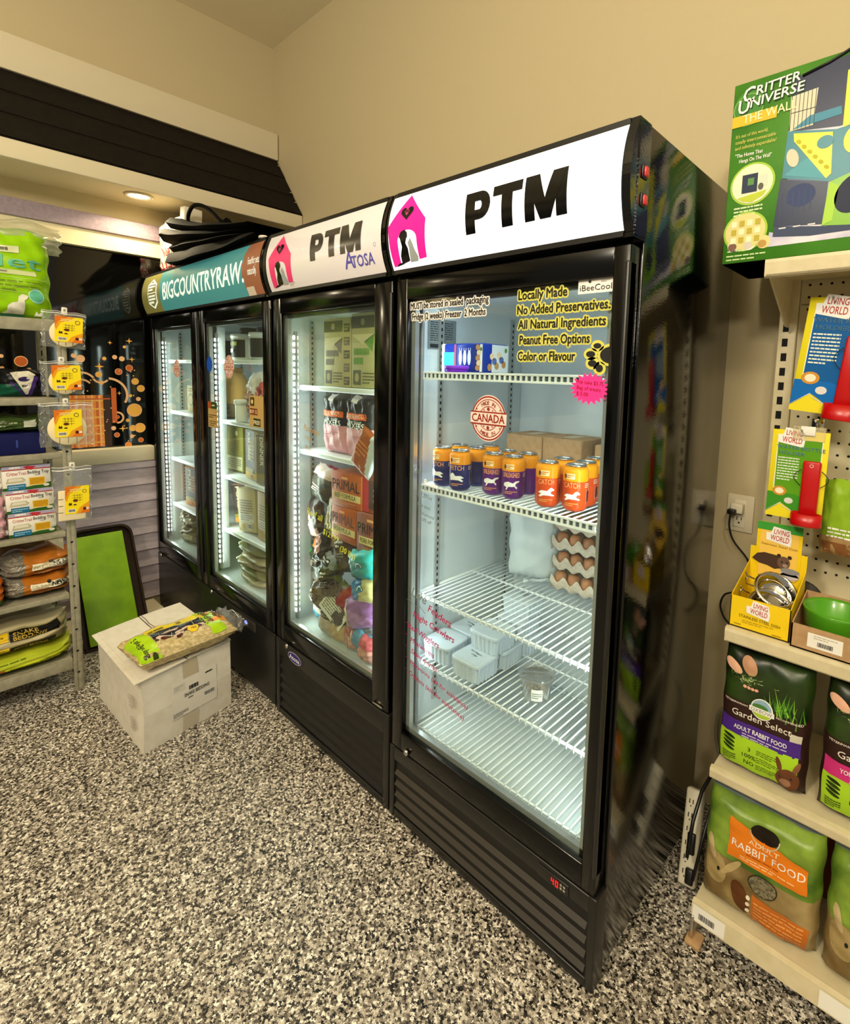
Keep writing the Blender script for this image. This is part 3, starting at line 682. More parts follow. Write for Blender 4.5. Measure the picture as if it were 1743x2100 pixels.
b = MB(); pts = [(-2.162+(.038 if k % 2 == 0 else .030)*cos(2*pi*k/32), 1.476+(.042 if k % 2 == 0 else .033)*sin(2*pi*k/32)) for k in range(32)]; b.ppoly(FG, pts, P('#1b4fae'), .002); obj('price_burst', b, D1R, 'blue starburst card')
b = MB(); K1 = P('#b99b5e'); b.prect(FG, -1.748, 1.21, -1.612, 1.345, K1, .0016); b.prect(FG, -1.738, 1.30, -1.70, 1.338, P('#4d4420'), .002); b.pell(FG, -1.719, 1.319, .01, .01, P('#d9c98c'), .0026, 8)
b.prect(FG, -1.742, 1.262, -1.672, 1.290, P('#7a3a1c'), .002); b.ptext(FG, 'BUY 12', -1.738, 1.269, .015, P('#f0e2b8'), w=.062, d=.0028, bold=.02); b.prect(FG, -1.71, 1.215, -1.645, 1.248, P('#23341c'), .002); b.ptext(FG, 'FREE!', -1.706, 1.222, .018, P('#f0e2b8'), w=.057, d=.0028, bold=.02)
obj('offer_card', b, D1R, 'tan card reading BUY 12 FREE!')
b = MB(); b.prect(FG, -2.193, 1.17, -2.085, 1.295, K1, .0016); b.prect(FG, -2.193, 1.262, -2.085, 1.295, P('#2c4a26'), .002); b.prect(FG, -2.193, 1.262, -2.155, 1.295, P('#a05028'), .0024); b.plines(FG, -2.145, 1.270, -2.095, 1.286, 1, P('#c9d2a8'), .0028); b.plines(FG, -2.185, 1.215, -2.095, 1.235, 2, P('#4d3c18'), .002); b.plines(FG, -2.18, 1.175, -2.10, 1.205, 3, P('#6d5a30'), .002, .5, 4)
obj('offer_card', b, D1R, 'tan and green offer card by the inside post')
# ------------------------------------------------------------------ drink cans on the second shelf of the tall cooler
ORG = P('#e8930e', .3); 
def make_can(name, label, base, word, animal, loc, rot):
    t = thing(name, label, 'can', loc, rot, 'drink cans in the tall cooler'); R = .0325; H = .120
    bc = P(base, .28); b = MB()
    b.lathe([(0, .004), (.020, .003), (.0235, 0), (.029, .006), (R, .012), (R, .078), (R, .0785), (R, .104), (.0265, .1150), (.0262, .1130), (0, .1130)], [STEEL, STEEL, bc, bc, bc, ORG, ORG, ORG, STEEL, STEEL], 30)
    F = lambda u, v, d: ((R+d)*sin(u/R), -(R+d)*cos(u/R), v)
    b.prect(F, -.016, .084, .008, .098, P('#f3d9a4'), .0004, 6); b.plines(F, -.013, .086, .006, .096, 2, P('#d98a2a'), .0008, .6)
    b.pell(F, -.018, .091, .004, .006, P('#6a3a10'), .0008)
    b.ptext(F, word, 0, .062, .0135, P('#f0a463'), w=min(.05, .0085*len(word)), al='C', d=.0005, bold=.012, sub=.01)
    if animal == 'dog':
        pts = [(-.022, .040), (-.012, .046), (.004, .045), (.010, .052), (.014, .054), (.021, .050), (.023, .046), (.014, .044), (.013, .038), (.022, .034), (.022, .031), (.008, .033), (-.006, .033), (-.016, .028), (-.020, .031), (-.012, .037)]
        if word == 'FETCH': pts = [(-u, v) for u, v in pts]
    else: pts = [(-.022, .038), (-.020, .046), (-.008, .050), (.006, .046), (.014, .052), (.024, .053), (.023, .049), (.015, .046), (.012, .040), (.018, .034), (.016, .030), (.010, .037), (.004, .036), (-.006, .036), (-.012, .027), (-.016, .027), (-.012, .034)]
    vs, fs = [(u, v) for u, v in pts], [tuple(range(len(pts)))]
    tri = bpy.data.meshes.new('q'); bm = bmesh.new(); q = [bm.verts.new((u, v, 0)) for u, v in pts]; bm.faces.new(q); bmesh.ops.triangulate(bm, faces=bm.faces[:]); bm.verts.index_update()
    v2, f2 = subdiv(vs, [tuple(v.index for v in f.verts) for f in bm.faces], .009); bm.free(); bpy.data.meshes.remove(tri)
    b.add([F(u, v, .0005) for u, v in v2], f2, WHITE); b.plines(F, -.018, .015, .018, .024, 2, P('#d9964c'), .0004, .5)
    b.pbar(F, .042, .020, .060, .058, .0006); b.plines(F, .036, .062, .066, .075, 3, P('#e0c9b0'), .0004)
    obj('body', b, t)
    l = MB().lathe([(.0262, .1150), (.0268, .1178), (.0255, .1188), (.0238, .1175), (.0225, .1140), (0, .1142)], STEEL, 30)
    l.rbox(-.006, .006, -.013, .008, .1146, .1156, STEEL, .0005)
    obj('lid', l, t, 'silver can lid'); return t
ZB = 1.120
can_b = make_can('drink_can', 'navy and orange drink can at the left front, nearest the marker-written Beasts', '#1c2766', 'FETCH', 'dog', (-.632, .095, ZB), .12)
for l, x, y, r in (('navy can with the white dog facing out, front of the navy group', -.553, .087, .42), ('navy can behind the two front navy cans, against the side wall', -.637, .172, 1.9), ('navy can right behind the one with the white dog facing out', -.561, .169, 2.2), ('rearmost drink can, next to the brown boxes, only its top showing', -.570, .242, 1.4)): dup(can_b, l, (x, y, ZB), r)
can_p = make_can('drink_can', 'purple LEASHED can on the left of the two front purple ones', '#5c1c72', 'UNLEASHED', 'hound', (-.452, .120, ZB), .40)
for l, x, y, r in (('front purple can with the white running hound, right of the pair', -.384, .124, .45), ('rear purple can hidden behind the left front purple can', -.463, .195, 1.9), ('purple can with its back label of small print turned outward', -.390, .199, 2.6)): dup(can_p, l, (x, y, ZB), r)
can_o = make_can('drink_can', 'reddish orange CATCH can with leaping white dog, left end of the orange group', '#cf4a18', 'CATCH', 'dog', (-.268, .122, ZB), .45)
for l, x, y, r in (('nearest orange can showing white dog and a barcode side, front right', -.193, .137, .22), ('orange can behind the left CATCH can, only its top showing', -.273, .205, 1.8), ('orange can half hidden behind the nearest barcode can', -.203, .204, .1), ('orange can by the door edge, farthest right of the cans', -.220, .285, 0)): dup(can_o, l, (x, y, ZB), r)

# brown boxes behind the cans
def carton(name, label, x0, x1, y0, y1, z0, h, cat='box', group='brown boxes behind the cans'):
    t = thing(name, label, cat, ((x0+x1)/2, (y0+y1)/2, z0), 0, group); W, Dp = (x1-x0)/2, (y1-y0)/2
    b = MB().rbox(-W, W, -Dp, Dp, 0, h, KRAFT, .003); b.prect(top(h), -.002, -Dp, .002, Dp, P('#6d5334'), .0004); obj('body', b, t)
    b = MB().prect(top(h), -W*.3, -Dp*.6, W*.3, Dp*.6, P('#c9b79a'), .0008); obj('tape', b, t, 'pale tape patch'); return t
carton('cardboard_box', 'brown cardboard box behind the purple cans, left of the pair', -.605, -.462, .37, .52, ZB, .145)
carton('cardboard_box', 'brown cardboard box with a dark right side, behind the orange cans', -.458, -.315, .37, .52, ZB, .147)
carton('cardboard_box', 'small brown box cut off by the door frame behind the farthest right can', -.255, -.10, .34, .52, ZB, .145)

# wrapped pack and tub on the top shelf
t = thing('treat_pack', 'blue wrapped pack of treat cups on the top shelf of the tall cooler', 'package', (-.60, .19, 1.464))
BL = P('#20389a', .25); F = front(-.06)
b = MB().rbox(-.075, .085, -.06, .06, .0, .088, BL, .006)
b.prect(F, -.074, .022, -.030, .062, P('#39a9b8'), .001); b.prect(F, -.030, .01, -.022, .085, P('#b8486a'), .001)
for k in range(3): b.pell(F, -.004+.018*k, .045, .007, .022, P('#d9e2f4'), .001); b.ptext(F, 'U', -.008+.018*k, .062, .012, WHITE, d=.0016)
b.prect(F, .045, .004, .064, .085, P('#1a2a70'), .001)
for k in range(5): b.pell(F, .066+.004*(k % 2), .015+.015*k, .009, .008, P(('#b98a5a', '#e0c6a0')[k % 2]), .0014, 12, .5*k)
b.prect(F, .074, .004, .084, .084, P('#dfe4dc'), .001); b.pell(F, .079, .07, .004, .006, P('#5c7a3a'), .0016)
FRS = right(.085, 0, 0)
b.prect(FRS, -.02, .003, .058, .085, P('#d9dfe2'), .0006)
for k in range(7): b.pell(FRS, -.03+.011*k, .018+.045*((k*37) % 10)/10, .010, .011, P(('#b98a5a', '#e0c6a0', '#5a6aa8')[k % 3]), .0012, 12, k)
b.pell(FRS, .045, .07, .006, .007, P('#5c8a3a'), .0014)
obj('body', b, t); obj('end_flap', MB().rbox(-.088, -.076, -.058, .058, .0, .088, WHITE, .003), t, 'white end of the pack')
t = thing('treat_tub', 'low purple-lidded tub in front of the blue wrapped pack', 'tub', (-.575, .085, 1.464))
PU = P('#7a2ad0', .3)
obj('base', MB().lathe([(.030, 0), (.034, .010)], PU, 28), t); obj('lid', MB().lathe([(.035, .010), (.036, .011), (.036, .018), (.033, .020), (0, .020)], P('#8a3be0', .3), 28), t)

# ------------------------------------------------------------------ egg trays, eggs and the milky bag on the third shelf
PULP = noisy('paper_pulp', '#b9ab97', '#cdc0ad', 90, .9, .3)
def tray_mb():
    b = MB(); p = .048; nx, ny = 6, 3; n = 8
    def f(i, j):
        x, y = i*nx*p, j*ny*p
        return (x, y, .004+.0225*(1-.5*(cos(2*pi*(x/p-.5))+cos(2*pi*(y/p-.5)))))
    b.grid(f, nx*n, ny*n, PULP)
    for (y, sg) in ((0, -1), (ny*p, 1)):                               # scalloped skirts front and back
        N = nx*n; vs = []
        for i in range(N+1):
            x = i*p/n; zt = .004+.0225*(1-.5*(cos(2*pi*(x/p-.5))-1)); zb = .012*(1-cos(2*pi*(x/p-.5)))/2; vs += [(x, y, zt), (x, y+sg*.006, (zt+zb)/2), (x, y-sg*.004, zb)]
        b.add(vs, [(3*i+k, 3*i+k+1, 3*i+k+4, 3*i+k+3) for i in range(N) for k in (0, 1)], PULP, True)
    for xx, sg in ((0, -1), (nx*p, 1)): b.add([(xx, 0, .03), (xx, ny*p, .03), (xx+sg*.004, ny*p, .0), (xx+sg*.004, 0, .0)], [(0, 1, 2, 3)], PULP)
    return b
EX, EY, EZ, EP = -.414, .385, .7705, .0655
rows = ('bottom', 'second', 'third', 'top')
tr = tray_mb(); tray0 = solid('egg_tray', tr, 'bottom grey pulp egg tray of the stack, resting on the wire shelf', 'egg tray', (EX, EY, EZ), 0, 'egg trays in the tall cooler')
for k, l in ((1, 'second pulp egg tray up from the wire shelf'), (2, 'third pulp egg tray up from the wire shelf'), (3, 'topmost pulp egg tray, just under the shelf of cans')): dup(tray0, l, (EX+.004*(k % 2), EY+.003*k % .006, EZ+EP*k))
EGG = noisy('egg_shell', '#a8714c', '#bd875f', 30, .5)
em = MB(); pr = [(0.0205*sin(a)*(1-.12*cos(a)), .0265-.0265*cos(a)) for a in [pi*k/14 for k in range(15)]]; em.lathe(pr, EGG, 20)
cols = ('first', 'second', 'third', 'fourth'); e0 = None
for k in range(4):
    for c in range(4):
        l = '%s brown egg from the bag in the %s egg tray' % (cols[c], rows[k]); loc = (EX+.004*(k % 2)+.024+.048*c, EY+.003*k % .006+.024, EZ+EP*k+.007)
        if e0 is None: e0 = solid('egg', em, l, 'egg', loc, 0, 'brown eggs in the trays')
        else: dup(e0, l, loc, .7*c)
bm_, F = bag(.18, .30, .17, FILMH, pu=2.0, pv=2.6, wr=.0035, seed=3, nu=14, nv=16)
b = bm_; b.grid(lambda i, j: (-.02+.10*i, -.07-.01*sin(6*i)+.03*j, .002+.012*sin(5*i+3*j)**2+.02*(1-j)*i), 10, 6, FILMH)
solid('plastic_bag', b, 'crumpled milky plastic bag leaning on the egg trays', 'bag', (-.505, .42, .7715), .35)

# ------------------------------------------------------------------ bait tubs and the tub of bran on the fourth shelf
FOAM = mat('white_foam', '#c3d0da', .55)
t0 = None; TZ = .547
def foam_tub():
    t = thing('foam_tub', '', 'tub', group='white foam tubs'); b = MB(); n = 44; W = .056; vs = []
    def ring(z, s, rib):
        out = []
        for k in range(n*2):
            a = 2*pi*k/(n*2); q = 7; r = (abs(cos(a))**q+abs(sin(a))**q)**(-1/q); r *= s*W*(1-(.09 if rib and k % 4 < 2 else 0)); out.append((r*cos(a), r*sin(a), z))
        return out
    R = [ring(0, .90, True), ring(.004, .93, True), ring(.052, .985, True)]; N = n*2
    for q in R: vs += q
    b.add(vs, [(i*N+k, i*N+(k+1) % N, (i+1)*N+(k+1) % N, (i+1)*N+k) for i in range(2) for k in range(N)]+[tuple(range(N-1, -1, -1))], FOAM); obj('base', b, t)
    b = MB(); vs = ring(.051, 1.0, False)+ring(.058, 1.0, False)+ring(.060, .96, False)
    b.add(vs, [(i*N+k, i*N+(k+1) % N, (i+1)*N+(k+1) % N, (i+1)*N+k) for i in range(2) for k in range(N)]+[tuple(2*N+k for k in range(N))], FOAM)
    F = top(.060)
    b.ptext(F, 'Red Wigglers', -.028, .008, .008, INK, w=.05, d=.0006, shear=.2, rot=-.1); b.ptext(F, '12/4pk', -.012, -.008, .007, INK, w=.026, d=.0006, shear=.2, rot=-.1)
    obj('lid', b, t); return t
ft = foam_tub()
L = [('front white foam tub standing nearest the bran tub, another tub stacked on its rear', (-.505, .125, 0), .0), ('left white foam tub at the shelf end by the side wall', (-.640, .132, 0), .05), ('white foam tub stacked on top, lid in plain view above the front tub', (-.500, .200, .0605), .02),
     ('foam tub in the rear left corner with handwritten lid', (-.640, .255, 0), .0), ('foam tub behind the front one, carrying the stacked tub', (-.500, .240, 0), .03), ('foam tub far behind on the right of the stack', (-.500, .36, 0), .0), ('upper foam tub far behind the stacked one', (-.500, .335, .0605), 0), ('third-layer foam tub under the wire shelf, tallest of the tubs', (-.500, .36, .121), .0)]
for i, (l, p, r) in enumerate(L):
    loc = (p[0], p[1], TZ+p[2])
    if i == 0: tagit(ft, l, 'tub', loc, r, 'white foam tubs')
    else: dup(ft, l, loc, r)
BRAN = noisy('bran', '#5e4a2d', '#c2a678', 200, .9, .6)
t = thing('deli_tub', 'round clear tub of brown bran and worms on the fourth wire shelf', 'tub', (-.305, .165, TZ))
obj('bran', MB().lathe([(0, .002), (.037, .002), (.046, .056), (.042, .062), (0, .064)], BRAN, 36), t, 'brown bran filling', )
obj('cup', MB().lathe([(0, 0), (.039, 0), (.049, .066), (.051, .067)], FILM, 36), t)
b = MB().lathe([(.053, .064), (.0535, .071), (.050, .073), (.048, .068), (0, .068)], FILM, 36); obj('lid', b, t)
FX = lambda u, v, d: ((.047+d)*sin(u/.046), -(.047+d)*cos(u/.046), v)
b = MB().prect(FX, .014, .012, .044, .045, PAPER, .002, 8); b.plines(FX, .016, .018, .042, .036, 3, P('#8a8a86'), .0026); obj('price_label', b, t, 'white paper label')

# ------------------------------------------------------------------ inside the freezer
KB = P('#a89a6a', .6)
def box_item(name, label, x0, x1, y0, y1, z0, h, mt, prints, cat='box', group=None, rot=0):
    W, Dp = (x1-x0)/2, (y1-y0)/2; b = MB().rbox(-W, W, -Dp, Dp, 0, h, mt, .002); prints(b, front(-Dp), W, h)
    return solid(name, b, label, cat, ((x0+x1)/2, (y0+y1)/2, z0), rot, group)
def pr_stacks(dark, acc):
    def f(b, F, W, h):
        D_ = P(dark); A = P(acc)
        b.prect(F, -W, h*.80, W*.4, h*.96, D_); b.pell(F, -W*.3, h*.88, .012, .012, KB, .001); b.ppoly(F, [(-W, h*.72), (W*.4, h*.72), (-W*.3, h*.58)], P('#cbbf90')); b.ppoly(F, [(-W*.2, h*.62), (W*.4, h*.72), (W*.3, h*.48)], A)
        b.plines(F, -W*.85, h*.30, W*.1, h*.55, 2, A, .001, .7); b.prect(F, -W*.9, h*.04, -W*.4, h*.24, D_); b.pell(F, -W*.65, h*.14, W*.13, h*.06, KB, .001)
        for k in range(5): b.prect(F, W*.5, h*(.03+.19*k), W*.92, h*(.15+.19*k), A if k % 2 else D_); b.plines(F, W*.55, h*(.05+.19*k), W*.88, h*(.13+.19*k), 2, KB, .001)
        b.plines(F, -W*.3, h*.05, W*.4, h*.22, 4, D_, .0008)
    return f
box_item('food_carton', 'tan carton with grey tub pictures, left one on the top freezer shelf', -1.30, -1.125, .10, .45, 1.401, .255, P('#b5a878', .6), pr_stacks('#55492f', '#6b6146'), 'carton', 'cartons on the top freezer shelf')
box_item('food_carton', 'tan carton with green print beside the grey-printed carton', -1.12, -.93, .10, .45, 1.401, .265, P('#b0a870', .6), pr_stacks('#5a5a3a', '#5d8a2a'), 'carton', 'cartons on the top freezer shelf')
def pouch(name, label, w, h, loc, rot, base, prints, cat='pouch', d=.06, group=None, **kw):
    mb, F = bag(w, h, d, base, **kw); prints(mb, F, w, h); return solid(name, mb, label, cat, loc, rot, group)
PKB = P('#d99aa6', .35); BKP = P('#181615', .3)
def mixer(b, F, w, h):
    b.prect(F, -w*.40, h*.60, w*.40, h*.70, P('#e0682c', .35), .0012, 8); b.ptext(F, 'Instinct', -w*.33, h*.625, .020, P('#f6d9c0'), w=w*.62, d=.002, sub=.02)
    b.ptext(F, 'raw boost', -w*.28, h*.545, .012, WHITE, w=w*.52, d=.002, sub=.02); b.ptext(F, 'MIXERS', -w*.36, h*.465, .020, WHITE, w=w*.7, d=.002, bold=.02, sub=.02); b.prect(F, -w*.2, h*.86, w*.05, h*.97, P('#e7dcd8'), .0012, 4); b.plines(F, -w*.3, h*.30, w*.3, h*.36, 2, P('#c27f8e'), .0012)
mm = lambda a, c: PKB if c < -.08 else BKP
pouch('treat_pouch', 'black and pink MIXERS pouch standing full height on the middle freezer shelf', .155, .238, (-1.268, .145, 1.140), .03, mm, mixer, seed=5, wr=.002, seal=.1, pu=6, pv=7, pinch=-.12, group='pink and black pouches')
pouch('treat_pouch', 'black and pink MIXERS pouch partly covered by the tilted orange bag', .155, .238, (-1.100, .135, 1.140), -.03, mm, mixer, seed=6, wr=.002, seal=.1, pu=6, pv=7, group='pink and black pouches')
b = MB().rbox(-.16, .12, -.006, .006, 0, .17, P('#4d3a1c', .5), .002); F = front(-.006); b.plines(F, -.13, .02, .08, .15, 5, P('#b08a4a'), .001)
solid('display_card', b, 'dark brown card behind the pouches on the middle freezer shelf', 'card', (-1.30, .36, 1.141))
ob, F = bag(.12, .155, .024, lambda a, c: P('#a8541c', .35) if (a+c*.3) < .35 else P('#cfd6dc', .35), wr=.001, seal=.08, seed=11, pu=5, pv=5); ob.plines(F, -.045, .05, .015, .11, 4, P('#d98a4a'), .0015)
solid('treat_bag', ob, 'orange and white bag lying tilted on the front of the shelf', 'bag', (-1.005, .053, 1.115), (-.02, .5, .02))
# meat boxes
def primal(b, F, W, h, txt='BEEF FORMULA'):
    b.plines(F, -W*.3, h*.78, W*.3, h*.92, 1, P('#f0b070'), .001); b.ptext(F, 'PRIMAL', -W*.92, h*.50, .038, P('#2a150a'), w=W*1.8, d=.001, bold=.02); b.prect(F, -W*.85, h*.22, W*.95, h*.42, P('#e6cf86')); b.ptext(F, txt, -W*.75, h*.26, .018, P('#2a150a'), w=W*1.4, d=.0014, bold=.01); b.plines(F, -W*.6, h*.08, W*.6, h*.16, 2, P('#e0a060'), .001)
OB = P('#b4561a', .4)
box_item('meat_box', 'orange BEEF FORMULA box at the top of the freezer pile', -1.225, -1.045, .085, .25, .952, .130, OB, primal, 'box', 'orange boxes in the freezer', .04)
box_item('meat_box', 'orange box directly below the BEEF FORMULA box', -1.230, -1.065, .085, .25, .818, .132, OB, lambda b, F, W, h: primal(b, F, W, h, 'FORMULA'), 'box', 'orange boxes in the freezer', -.03)
box_item('meat_box', 'brown PORK box at the right edge beside the lower orange box', -1.055, -.89, .080, .25, .81, .145, P('#8a4a36', .4), lambda b, F, W, h: primal(b, F, W, h, 'PORK FORMULA'), 'box', 'orange boxes in the freezer', .05)
def side_print(b, F, W, h):
    b.prect(F, -W, 0, -W*.5, h, P('#c8343a')); b.prect(F, -W*.5, h*.1, W, h*.8, P('#4a2a18')); b.plines(F, -W*.1, h*.25, W*.8, h*.65, 3, P('#e0b070'), .001)
box_item('meat_box', 'narrow box with a red edge to the right of the BEEF FORMULA box', -1.035, -.89, .09, .25, .958, .145, P('#a4501c', .4), side_print, 'box', 'orange boxes in the freezer', -.05)
# pile of bags; each: label, x, z, y, w, h, d, tilt, colours
def two(c1, c2, k=0, ang=0): return lambda a, c: P(c1, .35) if (c*cos(ang)+a*sin(ang)) > k else P(c2, .35)
PILE = [('clear bag of dark pieces with a pale pink rim, left of the orange boxes', -1.375, .93, .13, .16, .15, .09, .15, two('#c9b4ae', '#3c3a30', .45)),
 ('upright dark pouch with a pinkish front at the left of the pile', -1.375, .78, .11, .11, .17, .06, -.2, two('#2a2220', '#b08a80', -.1, .6)),
 ('olive and yellow pouch left of the lower orange box', -1.285, .82, .12, .09, .16, .06, .25, two('#4a4a1c', '#7d6a2c', .1, 1)),
 ('flat clear bag holding a round pinkish patty', -1.375, .735, .16, .22, .07, .10, -.05, two('#cbb8b2', '#b4a49c', .2)),
 ('black bag with an orange square at the left of the pile', -1.445, .655, .10, .12, .13, .08, .2, two('#12130f', '#1c2a14', -.3)),
 ('black bottle-shaped bag with white lettering under the patty bag', -1.305, .700, .085, .07, .13, .06, -.2, two('#161618', '#26262a', -.5)),
 ('round brown kibble roll in the middle left', -1.385, .635, .09, .08, .09, .08, .3, two('#3c3020', '#5a4a30', .2)),
 ('silver grey pouch below the black lettered bag', -1.280, .640, .085, .08, .11, .06, .3, two('#8a9096', '#3a3c40', -.1)),
 ('second black lettered bag at the centre of the pile', -1.235, .575, .08, .075, .13, .06, -.25, two('#141416', '#222226', -.4)),
 ('crumpled black bag behind the silver pouch', -1.345, .575, .13, .20, .12, .10, .1, two('#14120e', '#2a241a', -.2)),
 ('dark red and brown bag right of the black lettered bags', -1.165, .68, .13, .14, .17, .09, -.3, two('#3a1612', '#241a12', .1)),
 ('turquoise bag with a small logo below the brown box', -1.000, .715, .08, .16, .11, .09, -.25, two('#2aa8a8', '#228a94', .0, .8)),
 ('blue bag with a cream band under the turquoise bag', -1.000, .625, .075, .17, .10, .08, -.35, two('#1f6ea8', '#d0c890', -.2, -1.3)),
 ('lilac bag with a cream stripe, right side of the pile', -.995, .535, .07, .17, .12, .09, -.35, two('#8a5a9a', '#a878b8', 0, .5)),
 ('brown and red bag left of the lilac bag', -1.145, .555, .08, .10, .10, .07, .3, two('#2e1c12', '#9a2028', .4, -1.2)),
 ('greyish see-through cup bag left of the price sheet', -1.330, .515, .085, .10, .10, .08, .35, two('#57504a', '#7a706a', 0)),
 ('white and blue bag at the lower left on the freezer floor', -1.385, .398, .10, .10, .15, .07, .15, two('#cfc6ba', '#5aa0bc', -.45)),
 ('dark-labelled round bag standing on the freezer floor, left of two', -1.270, .398, .085, .095, .135, .08, .05, two('#3c352e', '#b9aa9c', .0)),
 ('dark-labelled cream bag standing on the freezer floor, right of two', -1.172, .398, .085, .09, .13, .07, -.1, two('#3a332a', '#cba878', .15)),
 ('light blue pointed bag in the lower right', -1.030, .445, .07, .11, .09, .06, .5, two('#5a9ac4', '#4a86b4', 0)),
 ('red striped bag at the lower right on the freezer floor', -1.065, .398, .075, .09, .09, .06, -.3, two('#a84a42', '#c88a7c', .2)),
 ('pink bag in the bottom right corner of the freezer', -.985, .398, .07, .08, .10, .06, .15, two('#d2606a', '#d89a90', .1)),
 ('pale grey-blue bag above the light blue pointed bag', -.985, .505, .09, .10, .07, .06, -.2, two('#98a4bc', '#7f8a9a', 0)),
 ('pink-red bag in the upper left behind the LED strip', -1.42, .98, .17, .07, .08, .06, .2, two('#c8385a', '#d8587a', 0)),
 ('small pink bag low behind the LED strip', -1.435, .60, .13, .06, .07, .05, -.2, two('#d23a5c', '#c03050', 0))]
for i, (l, x, z, y, w_, h_, d_, tl, mtf) in enumerate(PILE):
    x = max(-1.468+w_*.56, min(-.87-w_*.56, x)); z = max(z, .410+.55*w_*abs(sin(tl))); y += .03 if x < -1.38 else .0; d_ *= .8
    mb, F = bag(w_*.96, h_*.96, d_, mtf, wr=.0022, seed=20+i, pu=2.8, pv=3.0, seal=.08, nu=16, nv=18)
    if 'lettered' in l: mb.prect(F, -w_*.3, h_*.55, w_*.3, h_*.82, P('#1c1c1e'), .0012, 5); mb.plines(F, -w_*.24, h_*.60, w_*.26, h_*.78, 2, WHITE, .002, .6); mb.plines(F, -w_*.25, h_*.3, w_*.25, h_*.5, 3, P('#8a8a88'), .0012)
    elif 'labelled' in l: mb.plines(F, -w_*.33, h_*.62, w_*.33, h_*.72, 1, P('#d6cabb'), .002); mb.plines(F, -w_*.3, h_*.5, w_*.3, h_*.58, 2, P('#a89a8a'), .0012)
    elif 'orange square' in l: mb.prect(F, -w_*.25, h_*.5, w_*.1, h_*.85, P('#b4582c'), .0012, 5); mb.prect(F, -w_*.45, h_*.2, -w_*.3, h_*.7, P('#1c8a3c'), .0012, 4)
    elif 'patty' in l: mb.pell(F, 0, h_*.5, w_*.36, h_*.32, P('#b98a84'), .0015, 24)
    elif 'stripe' in l and 'lilac' in l: mb.prect(F, -w_*.42, h_*.1, -w_*.30, h_*.9, P('#ddd49a'), .0012, 6)
    elif 'turquoise' in l: mb.pell(F, .02, h_*.5, .022, .014, P('#15708a'), .0015); mb.pring(F, .02, h_*.45, .016, .004, WHITE, .002, 16, 0, pi)
    elif 'red striped' in l:
        for k in range(4): mb.prect(F, -w_*.35+w_*.2*k, h_*.1, -w_*.29+w_*.2*k, h_*.85, P('#e0c8bc'), .0012, 4)
    elif i in (0, 1): mb.plines(F, -w_*.25, h_*.25, w_*.2, h_*.45, 3, P('#d8c8b8'), .0012, .4, i)
    elif i == 6 or i == 15: mb.pell(F, 0, h_*.5, w_*.3, h_*.3, P('#2a241c'), .0014); mb.plines(F, -w_*.2, h_*.4, w_*.2, h_*.6, 2, P('#a89c88'), .002)
    solid('food_bag', mb, l, 'bag', (x, y, z), (radians(random.uniform(-14, 2)), tl, random.uniform(-.2, .2)), 'bags piled in the freezer')
b = MB().box(-.075, .075, -.001, .001, 0, .085, PAPER); F = front(-.001); b.plines(F, -.065, .01, .06, .075, 7, P('#6a6866'), .0004)
solid('price_sheet', b, 'white printed sheet lying slanted on the freezer pile', 'paper', (-1.215, .062, .50), (-.4, .42, 0))

# ------------------------------------------------------------------ inside the double-door cooler
GRN = P('#7f7b3a', .5); CB = P('#c2b184', .55)
def tub(name, label, r, h, loc, body, lid, txt, cat='tub', group=None):
    t = thing(name, label, cat, loc, 0, group)
    b = MB().lathe([(r*.93, 0), (r*.95, .003), (r, h*.86), (r, h*.88)], P(body, .35), 26); F = lambda u, v, d: ((r*.985+d)*sin(u/r), -(r*.985+d)*cos(u/r), v)
    b.prect(F, -r*1.1, h*.1, r*1.1, h*.78, P('#26241c'), .002, 10)
    if txt: b.plines(F, -r*.7, h*.26, r*.6, h*.46, 1, WHITE, .004, .7); b.prect(F, -r*.6, h*.55, -r*.2, h*.70, P('#d8d2b0'), .003, 3); b.prect(F, r*.1, h*.55, r*.5, h*.70, P('#b9c25a'), .003, 3)
    obj('body', b, t); obj('lid', MB().lathe([(r*1.04, h*.86), (r*1.05, h*.97), (r*1.0, h), (0, h)], P(lid, .35), 26), t, 'pale lid' if lid != '#1a1a18' else 'dark lid'); return t
tub('food_tub', 'white-lidded dark tub on the left, upper shelf of the corner cooler', .056, .125, (-2.275, .175, 1.501), '#d9d9d2', '#e8e8e2', 'MIX', group='tubs in the corner cooler')
tub('food_tub', 'white-lidded dark tub with green label at the middle of the upper shelf', .066, .125, (-2.11, .165, 1.501), '#d0d0c4', '#e8e8e2', 'RAW', group='tubs in the corner cooler')
tub('food_tub', 'translucent pale grey tub right of the two white-lidded tubs', .068, .125, (-1.88, .15, 1.501), '#b9bdb9', '#c8ccc8', '', group='tubs in the corner cooler')
for i, (x, y) in enumerate(((-2.33, .30), (-2.20, .33), (-2.06, .34))): tub('food_tub', ('dark jar with an orange label behind the white-lidded tubs', 'middle dark jar in the back row of the upper shelf', 'right dark jar in the back row, behind the pale grey tub')[i], .058, .175, (x, y, 1.501), '#24221c', '#1a1a18', ('BONE', 'MIX', 'BROTH')[i], group='tubs in the corner cooler')
t = thing('broth_jug', 'tan jug with grey lower label on the second shelf of the corner cooler', 'jug', (-2.275, .185, 1.204))
b = MB().lathe([(.058, 0), (.072, .006), (.074, .07), (.074, .075), (.074, .15), (.060, .19), (.040, .225), (.032, .235)], [P('#8a7a60')]*3+[P('#c99f5c', .4)]*4, 28)
F = lambda u, v, d: ((.074+d)*sin(u/.074), -(.074+d)*cos(u/.074), v); b.ptext(F, 'Food for', -.03, .045, .017, P('#2e2820'), d=.001, sub=.02); b.ptext(F, 'pets, naturally', -.04, .022, .012, P('#2e2820'), d=.001, sub=.02)
